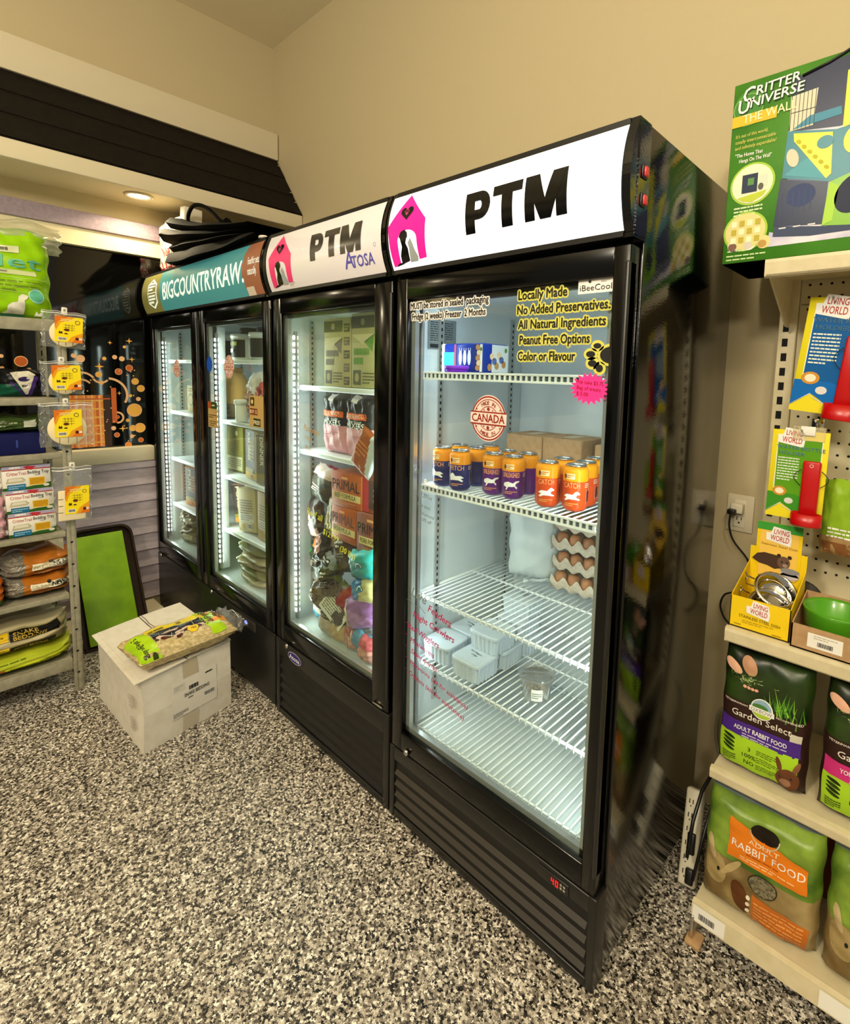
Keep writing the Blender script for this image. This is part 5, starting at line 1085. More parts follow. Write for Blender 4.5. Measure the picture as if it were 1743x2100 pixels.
# ------------------------------------------------------------------ rabbit food bags
FGR = noisy('bag_green_print_shaded', '#0a1006', '#354f18', 9, .35, lo=.42, hi=.75); BRNB = P('#33201a', .35)  # green leaf print, with shade on the upper bag darkened into its colours
def oxbow(name, label, loc, w_, h_, band, bt):
    fm = lambda a, c: FGR if c > .22 else BRNB
    mb, F = bag(w_, h_, .085, fm, back=BRNB, pu=6, pv=6, wr=.0012, seed=31, nv=40); b = mb
    b.pell(F, -w_*.36, h_*.86, w_*.12, h_*.035, P('#d9a88c'), .001, 18, -.5); b.pell(F, -w_*.18, h_*.90, w_*.12, h_*.05, P('#b98a6a'), .0012, 18, -1.0)
    rnd = random.Random(9)
    for k in range(60):
        u, v = -w_*.18+rnd.gauss(0, w_*.08), h_*.79+rnd.gauss(0, h_*.025); a = rnd.uniform(0, pi); l = w_*.06
        b.ppoly(F, [(u, v), (u+l*cos(a), v+l*.6*sin(a)), (u+l*cos(a)+.0015, v+l*.6*sin(a)+.0015)], P(('#6a8a3a', '#9ab46a', '#c4cf9a')[k % 3]), .0018)
    for k in range(40):
        u, v = w_*.24+rnd.gauss(0, w_*.08), h_*.68+rnd.gauss(0, h_*.03); b.ppoly(F, [(u, v-.02), (u+rnd.uniform(-.012, .012), v+rnd.uniform(.0, .03)), (u+.003, v-.02)], P(('#3f7a24', '#8fc03a', '#5a9a2a')[k % 3]), .0016)
    for k in range(4): b.pell(F, -w_*.21+w_*.045*k, h_*.735, w_*.022, h_*.012, P('#e0a48e'), .002, 12)
    b.pell(F, .0, h_*.60, w_*.125, h_*.082, WHITE, .0022, 32); b.pell(F, 0, h_*.605, w_*.11, h_*.07, P('#8fb0c4'), .0028, 28); b.pell(F, 0, h_*.575, w_*.105, h_*.045, P('#a8c43a'), .0032, 24); b.pell(F, -w_*.02, h_*.615, w_*.09, h_*.022, P('#4a7a3a'), .0034, 24)
    b.prect(F, -w_*.14, h_*.565, w_*.14, h_*.605, WHITE, .0038, 6); b.ptext(F, 'OXBOW', 0, h_*.573, h_*.026, P('#6a6a5a'), w=w_*.24, al='C', d=.0044)
    b.ptext(F, 'VETERINARIAN', -w_*.43, h_*.575, h_*.016, P('#e8e0d4'), w=w_*.27, d=.0022, bold=.01, sub=.02); b.ptext(F, 'RECOMMENDED', w_*.16, h_*.575, h_*.016, P('#e8e0d4'), w=w_*.28, d=.0022, bold=.01, sub=.02)
    b.ptext(F, 'Garden Select', 0, h_*.48, h_*.050, P('#e8dfd2'), w=w_*.66, al='C', d=.0022, bold=.008, sub=.02)
    b.prect(F, -w_*.46, h_*.31, w_*.44, h_*.44, P(band, .35), .0016, 12); b.ptext(F, bt, 0, h_*.372, h_*.036, WHITE, w=w_*.60, al='C', d=.0024, bold=.02, sub=.02); b.plines(F, -w_*.2, h_*.32, w_*.3, h_*.36, 2, P('#c8bce0'), .0022)
    b.prect(F, -w_*.46, h_*.05, w_*.42, h_*.32, P('#a4cf2a', .35), .0018, 12)
    for k in range(4): b.pell(F, -w_*.34, h_*(.285-.032*k), w_*.075, h_*.013, P(('#1f2a10', '#2a3a14')[k % 2]), .0026, 14, -.3)
    b.plines(F, -w_*.42, h_*.07, -w_*.26, h_*.15, 4, P('#3a4a14'), .0026)
    for k, q in enumerate(('3', '100%', 'NO')): b.ptext(F, q, -w_*.10, h_*(.225-.06*k), h_*.034, P('#22300c'), al='C', d=.0026, bold=.015); b.plines(F, -w_*.02, h_*(.215-.06*k), w_*.24, h_*(.262-.06*k), 3, P('#4a5f18'), .0026, .4, k)
    b.prect(F, w_*.32, h_*.44, w_*.44, h_*.50, P('#c9c4b4'), .002, 3)
    RB = P('#6a3f26', .6)
    b.pell(F, w_*.33, h_*.12, w_*.125, h_*.095, RB, .003, 24); b.pell(F, w_*.23, h_*.235, w_*.028, h_*.055, RB, .0028, 16, .3); b.pell(F, w_*.41, h_*.235, w_*.028, h_*.055, P('#8a5a40', .6), .0028, 16, -.3); b.pell(F, w_*.31, h_*.095, w_*.06, h_*.035, P('#9a7258', .6), .0036, 16); b.pell(F, w_*.37, h_*.14, w_*.012, h_*.011, INK, .0038, 10); b.pell(F, w_*.25, h_*.14, w_*.012, h_*.011, INK, .0038, 10)
    return solid(name, mb, label, 'pet food bag', loc, 0, 'rabbit food bags on the gondola')
oxbow('pet_food_bag', 'brown and green ADULT RABBIT FOOD bag with a purple band, under the yellow box', (.224, .41, .464), .198, .322, '#4a2a86', 'ADULT RABBIT FOOD')
oxbow('pet_food_bag', 'brown and green bag with a pink band, right of the purple-banded one', (.447, .41, .464), .198, .322, '#c8327a', 'YOUNG RABBIT FOOD')
def basic(name, label, loc, rot):
    GP = noisy('grass_photo', '#3f5f1c', '#8aa83a', 9, .35); TAN = noisy('rabbit_photo', '#6a5228', '#b09a68', 8, .4); GREY = P('#6a7478', .25); w_, h_ = .258, .305
    def fm(a, c):
        if c > .88: return GREY
        if c > -.12: return GP
        return TAN
    mb, F = bag(w_, h_, .095, fm, back=GREY, pu=8, pv=9, wr=.0018, seed=44, nv=40, seal=.12); b = mb; OG = P('#e07c1c', .35)
    b.pquad(F, (-w_*.26, h_*.50), (w_*.40, h_*.50), (w_*.40, h_*.70), (-w_*.26, h_*.84), OG, .002, 12); b.pell(F, .01, h_*.81, w_*.12, h_*.07, P('#1f1710'), .0026, 24); b.pring(F, .01, h_*.81, w_*.125, w_*.01, P('#c9b89a'), .003, 32, pi, 2*pi)
    b.ptext(F, 'ADULT', .01, h_*.685, h_*.038, P('#f4dcb8'), w=w_*.26, al='C', d=.003); b.ptext(F, 'RABBIT FOOD', .02, h_*.605, h_*.060, WHITE, w=w_*.62, al='C', d=.003, bold=-.004, sub=.02)
    b.plines(F, -w_*.1, h_*.575, w_*.3, h_*.595, 1, P('#a8480c'), .003); b.plines(F, -w_*.15, h_*.52, w_*.3, h_*.56, 2, P('#f2c48a'), .003)
    b.pell(F, .015, h_*.385, w_*.125, h_*.085, P('#2e2a1c'), .0024, 28); b.pell(F, .015, h_*.385, w_*.115, h_*.078, noisy('pellets', '#4a4430', '#8a8062', 160, .8), .003, 28)
    b.pquad(F, (-w_*.02, h_*.02), (w_*.44, h_*.02), (w_*.44, h_*.24), (-w_*.02, h_*.28), P('#c06a22', .35), .002, 10); b.plines(F, 0, h_*.05, w_*.40, h_*.24, 6, P('#e0a060'), .0028, .3)
    for k in range(3): b.pell(F, -w_*.05, h_*(.12+.055*k), w_*.018, h_*.018, P('#e8dcc4'), .0026)
    b.pell(F, -w_*.36, h_*.34, w_*.10, h_*.14, P('#a08a5a', .6), .0018, 20, .2); b.pell(F, -w_*.40, h_*.50, w_*.03, h_*.10, P('#b8a478', .6), .002, 16, .25); b.pell(F, -w_*.22, h_*.40, w_*.03, h_*.11, P('#b09a6a', .6), .002, 16, -.7); b.pell(F, -w_*.33, h_*.34, w_*.014, h_*.018, INK, .003, 12); b.pell(F, -w_*.12, h_*.20, w_*.07, h_*.13, P('#5a3418', .6), .0022, 18, .35)
    return solid(name, mb, label, 'pet food bag', loc, rot, 'low rabbit food bags on the gondola')
basic('pet_food_bag', 'orange-labelled ADULT RABBIT FOOD bag standing on the bottom deck, left of two', (.250, .372, .112), (-.05, 0, .02))
basic('pet_food_bag', 'second orange-labelled bag with pale top, cut by the picture edge on the bottom deck', (.520, .372, .112), (-.05, 0, 0))
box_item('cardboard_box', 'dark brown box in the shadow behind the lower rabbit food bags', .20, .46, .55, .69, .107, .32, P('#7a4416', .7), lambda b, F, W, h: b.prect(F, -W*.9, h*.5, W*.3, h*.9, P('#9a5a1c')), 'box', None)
# ------------------------------------------------------------------ wall outlet, plug, cords and power strip
t = thing('wall_outlet', 'cream double wall outlet on the wall beside the tall cooler', 'outlet', (.032, .79, 1.038))
b = MB().rbox(-.040, .040, -.006, 0, -.060, .060, CREAM, .002); obj('cover_plate', b, t)
b = MB().rbox(-.018, .018, -.009, -.005, -.045, .045, mat('outlet_white', '#e0d8c0', .35), .002); F = front(-.009)
for z in (-.022,): b.prect(F, -.008, z, -.0055, z+.012, INK); b.prect(F, .0055, z+.001, .008, z+.011, INK); b.pell(F, 0, z-.008, .003, .003, INK)
obj('socket', b, t)
t = thing('appliance_cord', 'black power cord with plug hanging from the wall outlet', 'cord', (0, 0, 0))
b = MB().rbox(.010, .046, .755, .7805, 1.042, 1.072, mat('outlet_white', '#e0d8c0', .35), .003); obj('adapter', b, t, 'white plug adapter')
b = MB().rbox(.006, .030, .735, .756, 1.040, 1.056, BLKP, .003); obj('plug', b, t)
b = MB().tube(smooth([(.016, .742, 1.042), (.016, .74, 1.0), (.03, .745, .955), (.07, .755, .905), (.083, .76, .86), (.075, .76, .82), (.045, .75, .79), (.015, .75, .77), (.005, .752, .73), (.02, .755, .69), (.05, .756, .67)]), .0032, BLKP, 6); obj('cable', b, t)
b = MB().tube(smooth([(.055, .765, .40), (.03, .757, .375), (.02, .757, .33), (.026, .757, .25), (.055, .75, .19), (.075, .735, .14)]), .0045, mat('grey_cable', '#8a8474', .5), 6)
solid('grey_cable', b, 'grey cable hanging down the wall beside the lower gondola shelf', 'cord')
t = thing('power_strip', 'white power strip standing tilted on the floor between cooler and gondola', 'power strip', (.062, .435, .004), (radians(-24), radians(-6), .0))
b = MB().rbox(-.024, .024, -.016, .016, 0, .25, mat('strip_white', '#d8d0b8', .4), .007); F = front(-.016)
for k in range(6): b.prect(F, -.012, .03+.036*k, -.009, .042+.036*k, INK); b.prect(F, -.002, .03+.036*k, .001, .042+.036*k, INK); b.pell(F, -.006, .024+.036*k, .002, .002, INK)
obj('body', b, t)
b = MB().rbox(.0, .022, -.032, -.016, .012, .052, BLKP, .004).rbox(-.004, .018, -.03, -.016, .085, .14, BLKP, .004); obj('plug', b, t, 'black plugs in the strip')
solid('black_cord', MB().tube([(.066, .40, .12), (.062, .445, .20), (.064, .50, .26), (.075, .60, .30), (.085, .70, .27)], .005, BLKP, 6).tube([(.082, .415, .05), (.090, .43, .13), (.092, .50, .22), (.095, .62, .24), (.096, .70, .22)], .0045, BLKP, 6), 'black cord pair running up from the plugs on the power strip', 'cord')
# ------------------------------------------------------------------ grey rack on the left, its front towards +x
RX, RY = -2.28, -.525                                                   # front right post
t = thing('metal_rack', 'grey slotted metal rack at the left edge of the picture, stocked with bedding', 'shelving', (0, 0, 0))
b = MB(); b.rbox(RX-.006, RX, RY-.034, RY-.019, 0, 1.665, RACK, .002).rbox(RX-.006, RX, RY-.016, RY, 0, 1.665, RACK, .002).box(RX-.005, RX-.002, RY-.034, RY, 0, 1.665, RACK); b.box(RX-.035, RX, RY-.003, RY, 0, 1.665, RACK)
F = right(RX)
for k in range(16): b.pell(F, RY-.0175, .085+.10*k, .0055, .0045, HOLE, .0008, 12)
obj('post', b, t, 'front corner post')
b = MB(); b.rbox(-2.735, -2.70, RY-.034, RY-.002, 0, 1.66, RACK, .002); F2 = right(-2.70)
for k in range(38): b.prect(F2, RY-.022, .10+.041*k, RY-.017, .125+.041*k, HOLE, .001)
obj('post', b, t, 'slotted rear post')
for z, d, x0 in ((1.640, .050, -2.735), (1.316, .030, -2.735), (1.083, .026, -2.735), (.735, .022, -2.735), (.456, .024, -2.735), (.153, .048, -2.735)):
    b = MB().box(x0, RX-.008, -1.75, RY-.036, z-.012, z-.006, RACK).rbox(RX-.010, RX-.002, -1.75, RY-.036, z-d, z, RACK, .003).box(RX-.030, RX-.004, -1.75, RY-.036, z-.004, z, RACK)
    b.box(x0, RX-.01, RY-.040, RY-.036, z-.024, z-.004, RACK)
    obj('shelf', b, t)
b = MB().add([(RX-.01, RY-.045, .71), (RX-.01, RY-.10, .71), (RX-.01, RY-.045, .655)], [(0, 1, 2)], RACK); obj('gusset', b, t)
R90 = pi/2                                                             # local front (-y) turns to +x, local x to +y
def lay(name, label, w_, h_, d_, fm, prints, loc, cat='bag', group=None, rot=(0, 0, R90), **kw):
    mb, F = bag(w_, h_, d_, fm, **kw); prints(mb, F, w_, h_); return solid(name, mb, label, cat, loc, rot, group)
# big green litter bag on top
LG1 = P('#8fc40c', .3); TL = P('#62b89a', .35)
mb, F = bag(.36, .36, .17, lambda a, c: LG1, back=LG1, wr=.004, seed=101, pu=5, pv=4, nu=30, nv=34)
b = mb; W2 = .18
b.prect(F, -.02, .252, .075, .278, P('#d6dcb0'), .002, 8); b.plines(F, -.012, .256, .066, .275, 1, P('#6a6a5a'), .0035, .6)
b.ptext(F, 'Pellet', -.155, .196, .048, P('#cfe6c4'), w=.30, d=.0022, bold=.03, sub=.02); b.ptext(F, 'Pellet', -.155, .196, .048, TL, w=.30, d=.0032, bold=.015, sub=.02)
b.prect(F, -.12, .168, .125, .186, P('#c8d09a'), .002, 10); b.plines(F, -.11, .172, .11, .183, 1, P('#8a8a78'), .003, .5)
for k in range(4): b.prect(F, -.14, .155-.018*k, .16, .1565-.018*k, P('#c9dc7a'), .002, 10)
b.plines(F, -.10, .10, .14, .15, 3, P('#6d8f14'), .0026, .4)
cat_ = [(.015, .015), (.03, .025), (.032, .045), (.045, .058), (.062, .062), (.068, .085), (.082, .095), (.098, .088), (.095, .078), (.084, .070), (.086, .045), (.085, .015)]
b.ppoly(F, [(u, v) for u, v in cat_], P('#e3e0d0'), .003); b.pell(F, .125, .09, .024, .030, TL, .0026, 26); b.pring(F, .125, .09, .026, .002, P('#cfe8dc'), .003, 26)
b.ppoly(F, [(-.03, .0+.07), (.005, .078), (-.03, .086)], WHITE, .003); b.prect(F, -.16, .002, .09, .012, P('#3f9a7a'), .003, 10); b.ppoly(F, [(.12, .012), (.125, .032), (.132, .02), (.145, .034), (.15, .012)], WHITE, .003)
gb = solid('litter_bag', mb, 'bright green litter bag with clear top standing on the top rack shelf', 'bag', (-2.38, -.735, 1.640), (0, 0, R90))
cl, F = bag(.45, .12, .12, FILMC, wr=.007, seed=104, pu=4, pv=2.2); cl.tube([(-.17+.034*k, -.045-.01*sin(k*2.), .03+.012*sin(k*1.7)) for k in range(11)], .0025, WHITE, 5)
obj('clear_top', cl, gb, 'clear crinkled plastic top', (0, 0, .275))
# hanging chew packs
def hang(label, y, z, w_, h_, shape, cardw, cardh, cu, cv, rx, tilt, pic):
    t = thing('hanging_pack', label, 'package', (RX+.024, y, z), (0, tilt, R90), 'clear packs hanging on the rack post')
    b, F = bag(w_, h_, .012, FILM, wr=.0015, seed=int(z*100), pu=14, pv=14, nu=16, nv=18); b.prect(F, -w_/2, h_*.93, w_/2, h_*.945, WHITE, .0008, 8); b.prect(F, -w_/2, h_*.985, w_/2, h_*.995, P('#cfcfc8'), .0008, 8)
    for k in range(5): b.tube([(-w_*.46+w_*.03*sin(3*k+j)+.0, -.008, h_*(.1+.16*k+.03*j)) for j in range(3)], .0008, WHITE, 4); b.tube([(w_*.45+w_*.03*sin(2*k+j), -.008, h_*(.08+.17*k+.03*j)) for j in range(3)], .0008, WHITE, 4)
    obj('clear_bag', b, t)
    b = MB(); CRM = P('#e6d6ae', .7); M = Matrix.Translation((cu, -.008, 0))
    if shape == 'round':
        b.lathe([(0, -.003), (w_*.36, -.003), (w_*.37, 0), (w_*.36, .003), (0, .003)], CRM, 36, M=Matrix.Translation((cu*.4, -.008, h_*.40)) @ Matrix.Rotation(pi/2, 4, 'X'))
        for q in (-.16, 0, .16): b.box(cu*.4+w_*q-.0008, cu*.4+w_*q+.0008, -.0118, -.011, h_*.40-w_*.33, h_*.40-w_*.2, P('#4a3a24'))
    else:
        b.rbox(-w_*.36, w_*.33, -.012, -.005, h_*.03, h_*.58, CRM, .004)
        for q in (.18, .30, .42): b.box(-w_*.36, -w_*.24, -.0128, -.012, h_*q, h_*q+.002, INK)
    obj('chew', b, t, 'cream wooden chew')
    b = MB(); F = front(-.014, cu-cardw/2, cv); OGR = P('#e39a1e', .4); YW = P('#f2d81c', .4); DO = P('#d8701c', .4)
    b.box(cu-cardw/2, cu+cardw/2, -.014, -.0135, cv, cv+cardh, YW)
    b.ppoly(F, [(0, cardh), (0, cardh*.55), (cardw*.12, cardh*.8), (cardw*.45, cardh*.93), (cardw*.55, cardh)], DO, .0004); b.ppoly(F, [(0, cardh*.55), (cardw*.05, cardh*.45), (cardw*.2, cardh*.75), (cardw*.55, cardh*.88), (cardw*.7, cardh), (cardw*.5, cardh), (cardw*.12, cardh*.8)], OGR, .0006)
    b.ppoly(F, [(cardw*.45, 0), (cardw, 0), (cardw, cardh*.42), (cardw*.8, cardh*.32), (cardw*.6, cardh*.22)], OGR, .0004); b.ppoly(F, [(cardw*.6, 0), (cardw, 0), (cardw, cardh*.2), (cardw*.75, cardh*.14)], DO, .0007)
    for k in range(3): b.prect(F, cardw*(.38+.11*k), cardh*.42, cardw*(.39+.11*k), cardh*.72, INK, .001); b.prect(F, cardw*.30, cardh*(.48+.09*k), cardw*.72, cardh*(.49+.09*k), INK, .001)
    b.pell(F, cardw*.42, cardh*.48, cardw*.10, cardh*.05, P('#5a2a14'), .0014, 14); b.pring(F, cardw*.80, cardh*.80, cardw*.09, cardw*.02, INK, .001, 20)
    b.ppoly(F, [(cardw*.14, cardh*.32), (cardw*.28, cardh*.32), (cardw*.26, cardh*.42), (cardw*.21, cardh*.38), (cardw*.16, cardh*.43)], P('#3a2a14'), .001); b.pell(F, cardw*.40, cardh*.33, cardw*.07, cardh*.025, P('#3a2a14'), .001, 12)
    b.pbar(F, cardw*.12, cardh*.06, cardw*.42, cardh*.18); b.pell(F, cardw*.80, cardh*.16, cardw*.07, cardh*.06, P('#5a1c14'), .0012, 16); b.prect(F, cardw*.84, cardh*.12, cardw*.98, cardh*.2, P('#ead8c0'), .001)
    b.plines(F, cardw*.2, cardh*.80, cardw*.75, cardh*.92, 2, P('#f0e0a0'), .0012)
    obj('card', b, t, 'yellow and orange card')
    b = MB().rbox(-.010, .010, -.004, .0, h_-.016, h_+.018, P('#e4e0d4', .3), .003, 1); b.pell(front(-.004), 0, h_+.006, .004, .005, P('#8a8678')); obj('hang_tab', b, t, 'white hang tab'); return t
hang('topmost clear pack with yellow card and round chew on the rack post', -.540, 1.525, .150, .150, 'round', .095, .105, .015, .025, 0, .06, 0)
hang('second clear pack from the top on the rack post, yellow card showing', -.547, 1.330, .145, .140, 'round', .098, .103, .012, .020, 0, -.02, 1)
hang('third clear pack down, widest, with a full round chew below its card', -.543, 1.112, .185, .185, 'round', .095, .115, .004, .040, 0, 0, 2)
hang('lowest clear pack on the rack post with a square chew and yellow card', -.540, .783, .140, .240, 'square', .085, .120, .015, .035, 0, .03, 3)
b = MB()
for z in (1.66, 1.468, 1.292, 1.02): b.tube([(RX-.004, -.540, z), (RX+.05, -.540, z+.002)], .002, STEEL, 6)
solid('clip_strip', b, 'metal prongs on the rack post that carry the clear packs', 'hook')
# bedding trays in packs
def tray_pack(label, z, y, h):
    t = thing('bedding_tray_pack', label, 'package', (RX-.035, y, z), R90, 'white bedding tray packs')
    b = MB().rbox(-.078, .078, 0, .004, 0, h, P('#e6e2da', .45), .001, 1); F = front(0)
    b.prect(F, -.078, h*.88, .078, h, P('#a8a4c4')); b.plines(F, -.055, h*.89, -.005, h*.99, 1, WHITE, .0012, .7); b.prect(F, -.078, h*.83, .078, h*.87, P('#a81c24'), .001); b.ppoly(F, [(.0, h*.99), (.03, h*.95), (.015, h*.80), (-.012, h*.93)], P('#b8323a'), .0014)
    b.ptext(F, 'CritterTrail', -.065, h*.62, h*.14, P('#b83a44'), w=.062, d=.0012); b.ptext(F, 'Bedding Tray', .002, h*.64, h*.14, INK, w=.070, d=.0012, bold=.01); b.plines(F, .025, h*.56, .05, h*.60, 1, INK, .0012)
    b.ppoly(F, [(-.068, h*.30), (-.062, h*.50), (-.015, h*.52), (-.004, h*.40), (-.012, h*.32)], P('#b8b294'), .001); b.ppoly(F, [(-.062, h*.36), (-.057, h*.48), (-.018, h*.49), (-.012, h*.38)], P('#dcd6c4'), .0014)
    b.prect(F, .004, h*.14, .060, h*.50, P('#e2d9a4'), .001); b.prect(F, .007, h*.17, .057, h*.47, P('#cf9c1a'), .0014); b.plines(F, .011, h*.20, .054, h*.44, 4, P('#a87a10'), .0018, .3)
    b.ppoly(F, [(-.078, 0), (.078, 0), (.078, h*.24), (.0, h*.10), (-.078, h*.12)], P('#2c5a1e'), .0008); b.prect(F, -.064, 0.001, -.006, h*.24, P('#1f6a94'), .0014); b.plines(F, -.06, h*.04, -.01, h*.20, 2, P('#9ac4d8'), .0018); b.pell(F, .062, h*.12, .010, h*.06, P('#dad4c8'), .0014)
    obj('sleeve', b, t)
    b = MB()
    for k in range(3): b.lathe([(0, 0), (.006, .002), (.009, .012), (.006, .022), (0, .024)], P('#dcd8cc'), 12, M=Matrix.Translation((-.084, .012+.02*k, h*.1+.02*(k % 2))))
    b.rbox(-.080, .078, .006, .10, .004, h*.9, P('#cfcabc', .6), .01); obj('trays', b, t, 'white crinkled trays'); return t
tray_pack('lowest of three white bedding tray packs on the rack', .737, -.665, .098); tray_pack('middle of three white bedding tray packs on the rack', .837, -.668, .095); tray_pack('uppermost of three white bedding tray packs on the rack', .934, -.675, .10)
lay('pink_bag', 'pink bag at the very left edge beside the bedding trays', .10, .17, .10, lambda a, c: P('#d8a0ae', .35), lambda b, F, w, h: b.prect(F, .0, .03, .04, .06, P('#f0d0d4'), .0015, 4), (RX-.06, -.80, .737), seed=121, wr=.004)
# second shelf: harness pack; third: blue tray with green bag
GBK = P('#0e0f10', .35); VIO = P('#3a2668', .4)
mb, F = bag(.155, .115, .10, lambda a, c: P('#0c4a34', .4) if c < -.1 and a < .2 else GBK, seed=130, pu=3, pv=3, wr=.002); b = mb
b.ppoly(F, [(-.042, .10), (-.02, .108), (.02, .106), (.040, .095), (.012, .012), (.004, .012)], P('#c9c4b4', .35), .003); b.ppoly(F, [(-.046, .060), (-.040, .066), (.010, .004), (.022, .004), (.0, .004)], VIO, .0034); b.ppoly(F, [(.034, .090), (.048, .088), (.022, .002), (.008, .002)], VIO, .0038); b.pell(F, .0, .075, .018, .010, P('#2a1c50'), .0042); b.pbar(F, -.010, .04, .014, .054, .0044); b.tube([F(-.05+.1*k/10, .10+.012*sin(pi*k/10), .003) for k in range(11)], .0022, P('#17141c'), 5); b.ppoly(F, [(.05, .004), (.075, .004), (.055, .075), (.046, .08)], P('#1a1230'), .0034)
solid('pet_harness_pack', mb, 'black, green and violet wedge-shaped pack on the second rack shelf', 'package', (-2.37, -.665, 1.317), (0, 0, R90))
b = MB(); BLU = P('#10144a', .35); b.rbox(-.20, .075, -.05, .20, 0, .085, BLU, .003); b.plines(front(-.05), -.02, .01, -.012, .08, 1, P('#3a4a9a'), .001)
solid('blue_box', b, 'dark blue box on the third rack shelf under a green bag', 'box', (-2.345, -.685, 1.084), R90)
lay('green_bag', 'dark green glossy bag lying on the dark blue box', .24, .07, .16, lambda a, c: P('#3c4f22', .25), lambda b, F, w, h: (b.prect(F, .02, .02, .06, .05, P('#c4c8b4'), .002, 4), b.plines(F, -.1, .02, .0, .045, 2, P('#a8b48a'), .002)), (-2.43, -.69, 1.171), seed=133, wr=.004)
# fourth shelf: paper litter bags
def fnews(b, F, w, h):
    b.prect(F, -w*.13, h*.40, w*.45, h*.66, P('#e4dec8'), .003, 10); b.ptext(F, 'FRESH', -w*.11, h*.44, h*.17, P('#cdbf94'), w=w*.28, d=.005, bold=.015, sub=.02); b.ptext(F, 'NEWS', w*.18, h*.46, h*.18, P('#1c1a14'), w=w*.24, d=.005, bold=.02, sub=.02)
    b.prect(F, -w*.12, h*.32, w*.42, h*.37, P('#5a2f10'), .003, 8); b.plines(F, -w*.1, h*.16, w*.40, h*.28, 2, P('#dfa878'), .003); b.pell(F, w*.14, h*.68, .008, .006, INK, .005, 12)
    for k in range(5): b.tube([F(-w*.42+w*.05*k, h*(.55+.06*sin(k*2)), .002), F(-w*.38+w*.05*k, h*.62, .002)], .0012, WHITE, 4)
fm = lambda a, c: noisy('grey_pellets', '#5a544a', '#8f887a', 120, .3, .3) if a < -.42 else P('#b0681f', .3)
lay('litter_bag', 'lower orange FRESH NEWS litter bag on the rack, flat on the fourth level', .235, .095, .22, fm, fnews, (-2.42, -.655, .457), seed=140, wr=.004, pv=2.4, pu=5, group='orange litter bags')
lay('litter_bag', 'upper orange FRESH NEWS litter bag lying on its twin', .235, .10, .22, fm, fnews, (-2.42, -.650, .545), seed=142, wr=.005, pv=2.4, pu=5, group='orange litter bags', rot=(.02, 0, R90+.03))
lay('litter_bag', 'brown and green bag behind the two orange FRESH NEWS bags', .22, .17, .10, two('#8a6a4a', '#3f6a24', .3), lambda b, F, w, h: None, (-2.645, -.64, .457), seed=143, wr=.004)
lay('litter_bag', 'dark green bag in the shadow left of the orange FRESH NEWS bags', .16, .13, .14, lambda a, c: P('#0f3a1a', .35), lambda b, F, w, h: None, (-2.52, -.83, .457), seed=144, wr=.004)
lay('litter_bag', 'orange bag cut by the left picture edge on the fourth level', .12, .11, .14, two('#c8641c', '#4a7a2a', -.6), lambda b, F, w, h: None, (-2.36, -.83, .457), seed=145, wr=.004)
# bottom shelf: snake bedding
def snk(b, F, w, h):
    b.prect(F, -w*.05, h*.58, w*.40, h*.86, P('#15130f'), .003, 12); b.ptext(F, 'SNAKE', -w*.02, h*.73, h*.10, P('#c9a83a'), w=w*.22, d=.005, bold=.015, sub=.02); b.ptext(F, 'BEDDING', -w*.02, h*.61, h*.10, P('#c9a83a'), w=w*.29, d=.005, bold=.015, sub=.02)
    b.prect(F, -w*.05, h*.16, w*.36, h*.36, P('#15130f'), .003, 12); b.ptext(F, 'SNAKE BEDDING', -w*.02, h*.22, h*.09, P('#c9a83a'), w=w*.30, d=.005, bold=.015, sub=.02); b.prect(F, -w*.30, h*.62, -w*.06, h*.86, P('#d8b41c'), .003, 8); b.prect(F, -w*.30, h*.14, -w*.06, h*.40, P('#e0c02a'), .003, 8); b.plines(F, -w*.27, h*.68, -w*.10, h*.82, 2, P('#5a4a14'), .0042); b.plines(F, -w*.27, h*.20, -w*.10, h*.34, 2, P('#5a4a14'), .0042)
lay('bedding_bag', 'yellow and black SNAKE BEDDING bag on the bottom rack shelf', .38, .115, .24, lambda a, c: P('#c8bb94', .3) if abs(c) < .15 or c > .8 else P('#9a8f62', .35), snk, (-2.42, -.745, .231), seed=150, wr=.004, pv=2.2, group='snake bedding bags')
lay('bedding_bag', 'plain pale bag heaped behind the SNAKE BEDDING bag', .30, .13, .16, lambda a, c: P('#a89a80', .35), lambda b, F, w, h: None, (-2.64, -.715, .20), seed=152, wr=.006, pv=2)
def asp(b, F, w, h):
    b.prect(F, -w*.10, h*.10, w*.42, h*.48, P('#c6d428'), .003, 12); b.ptext(F, 'Aspen Snake Bedding', -w*.07, h*.22, h*.17, P('#2e3a10'), w=w*.40, d=.005, bold=.012, sub=.02); b.pell(F, w*.39, h*.34, .009, .008, P('#3a4410'), .005, 14); b.prect(F, -w*.18, h*.06, -w*.10, h*.42, P('#c07a3a'), .003, 4); b.prect(F, -w*.25, h*.60, w*.40, h*.84, P('#aebc2c'), .003, 12); b.plines(F, -w*.2, h*.66, w*.2, h*.78, 1, P('#5a6a14'), .005)
lay('bedding_bag', 'lime green Aspen Snake Bedding bag lying flat under the yellow and black bag', .40, .075, .25, lambda a, c: P('#b9c030', .3) if a > -.45 else P('#cabd96', .35), asp, (-2.42, -.745, .154), seed=154, wr=.003, pv=2.2, group='snake bedding bags')

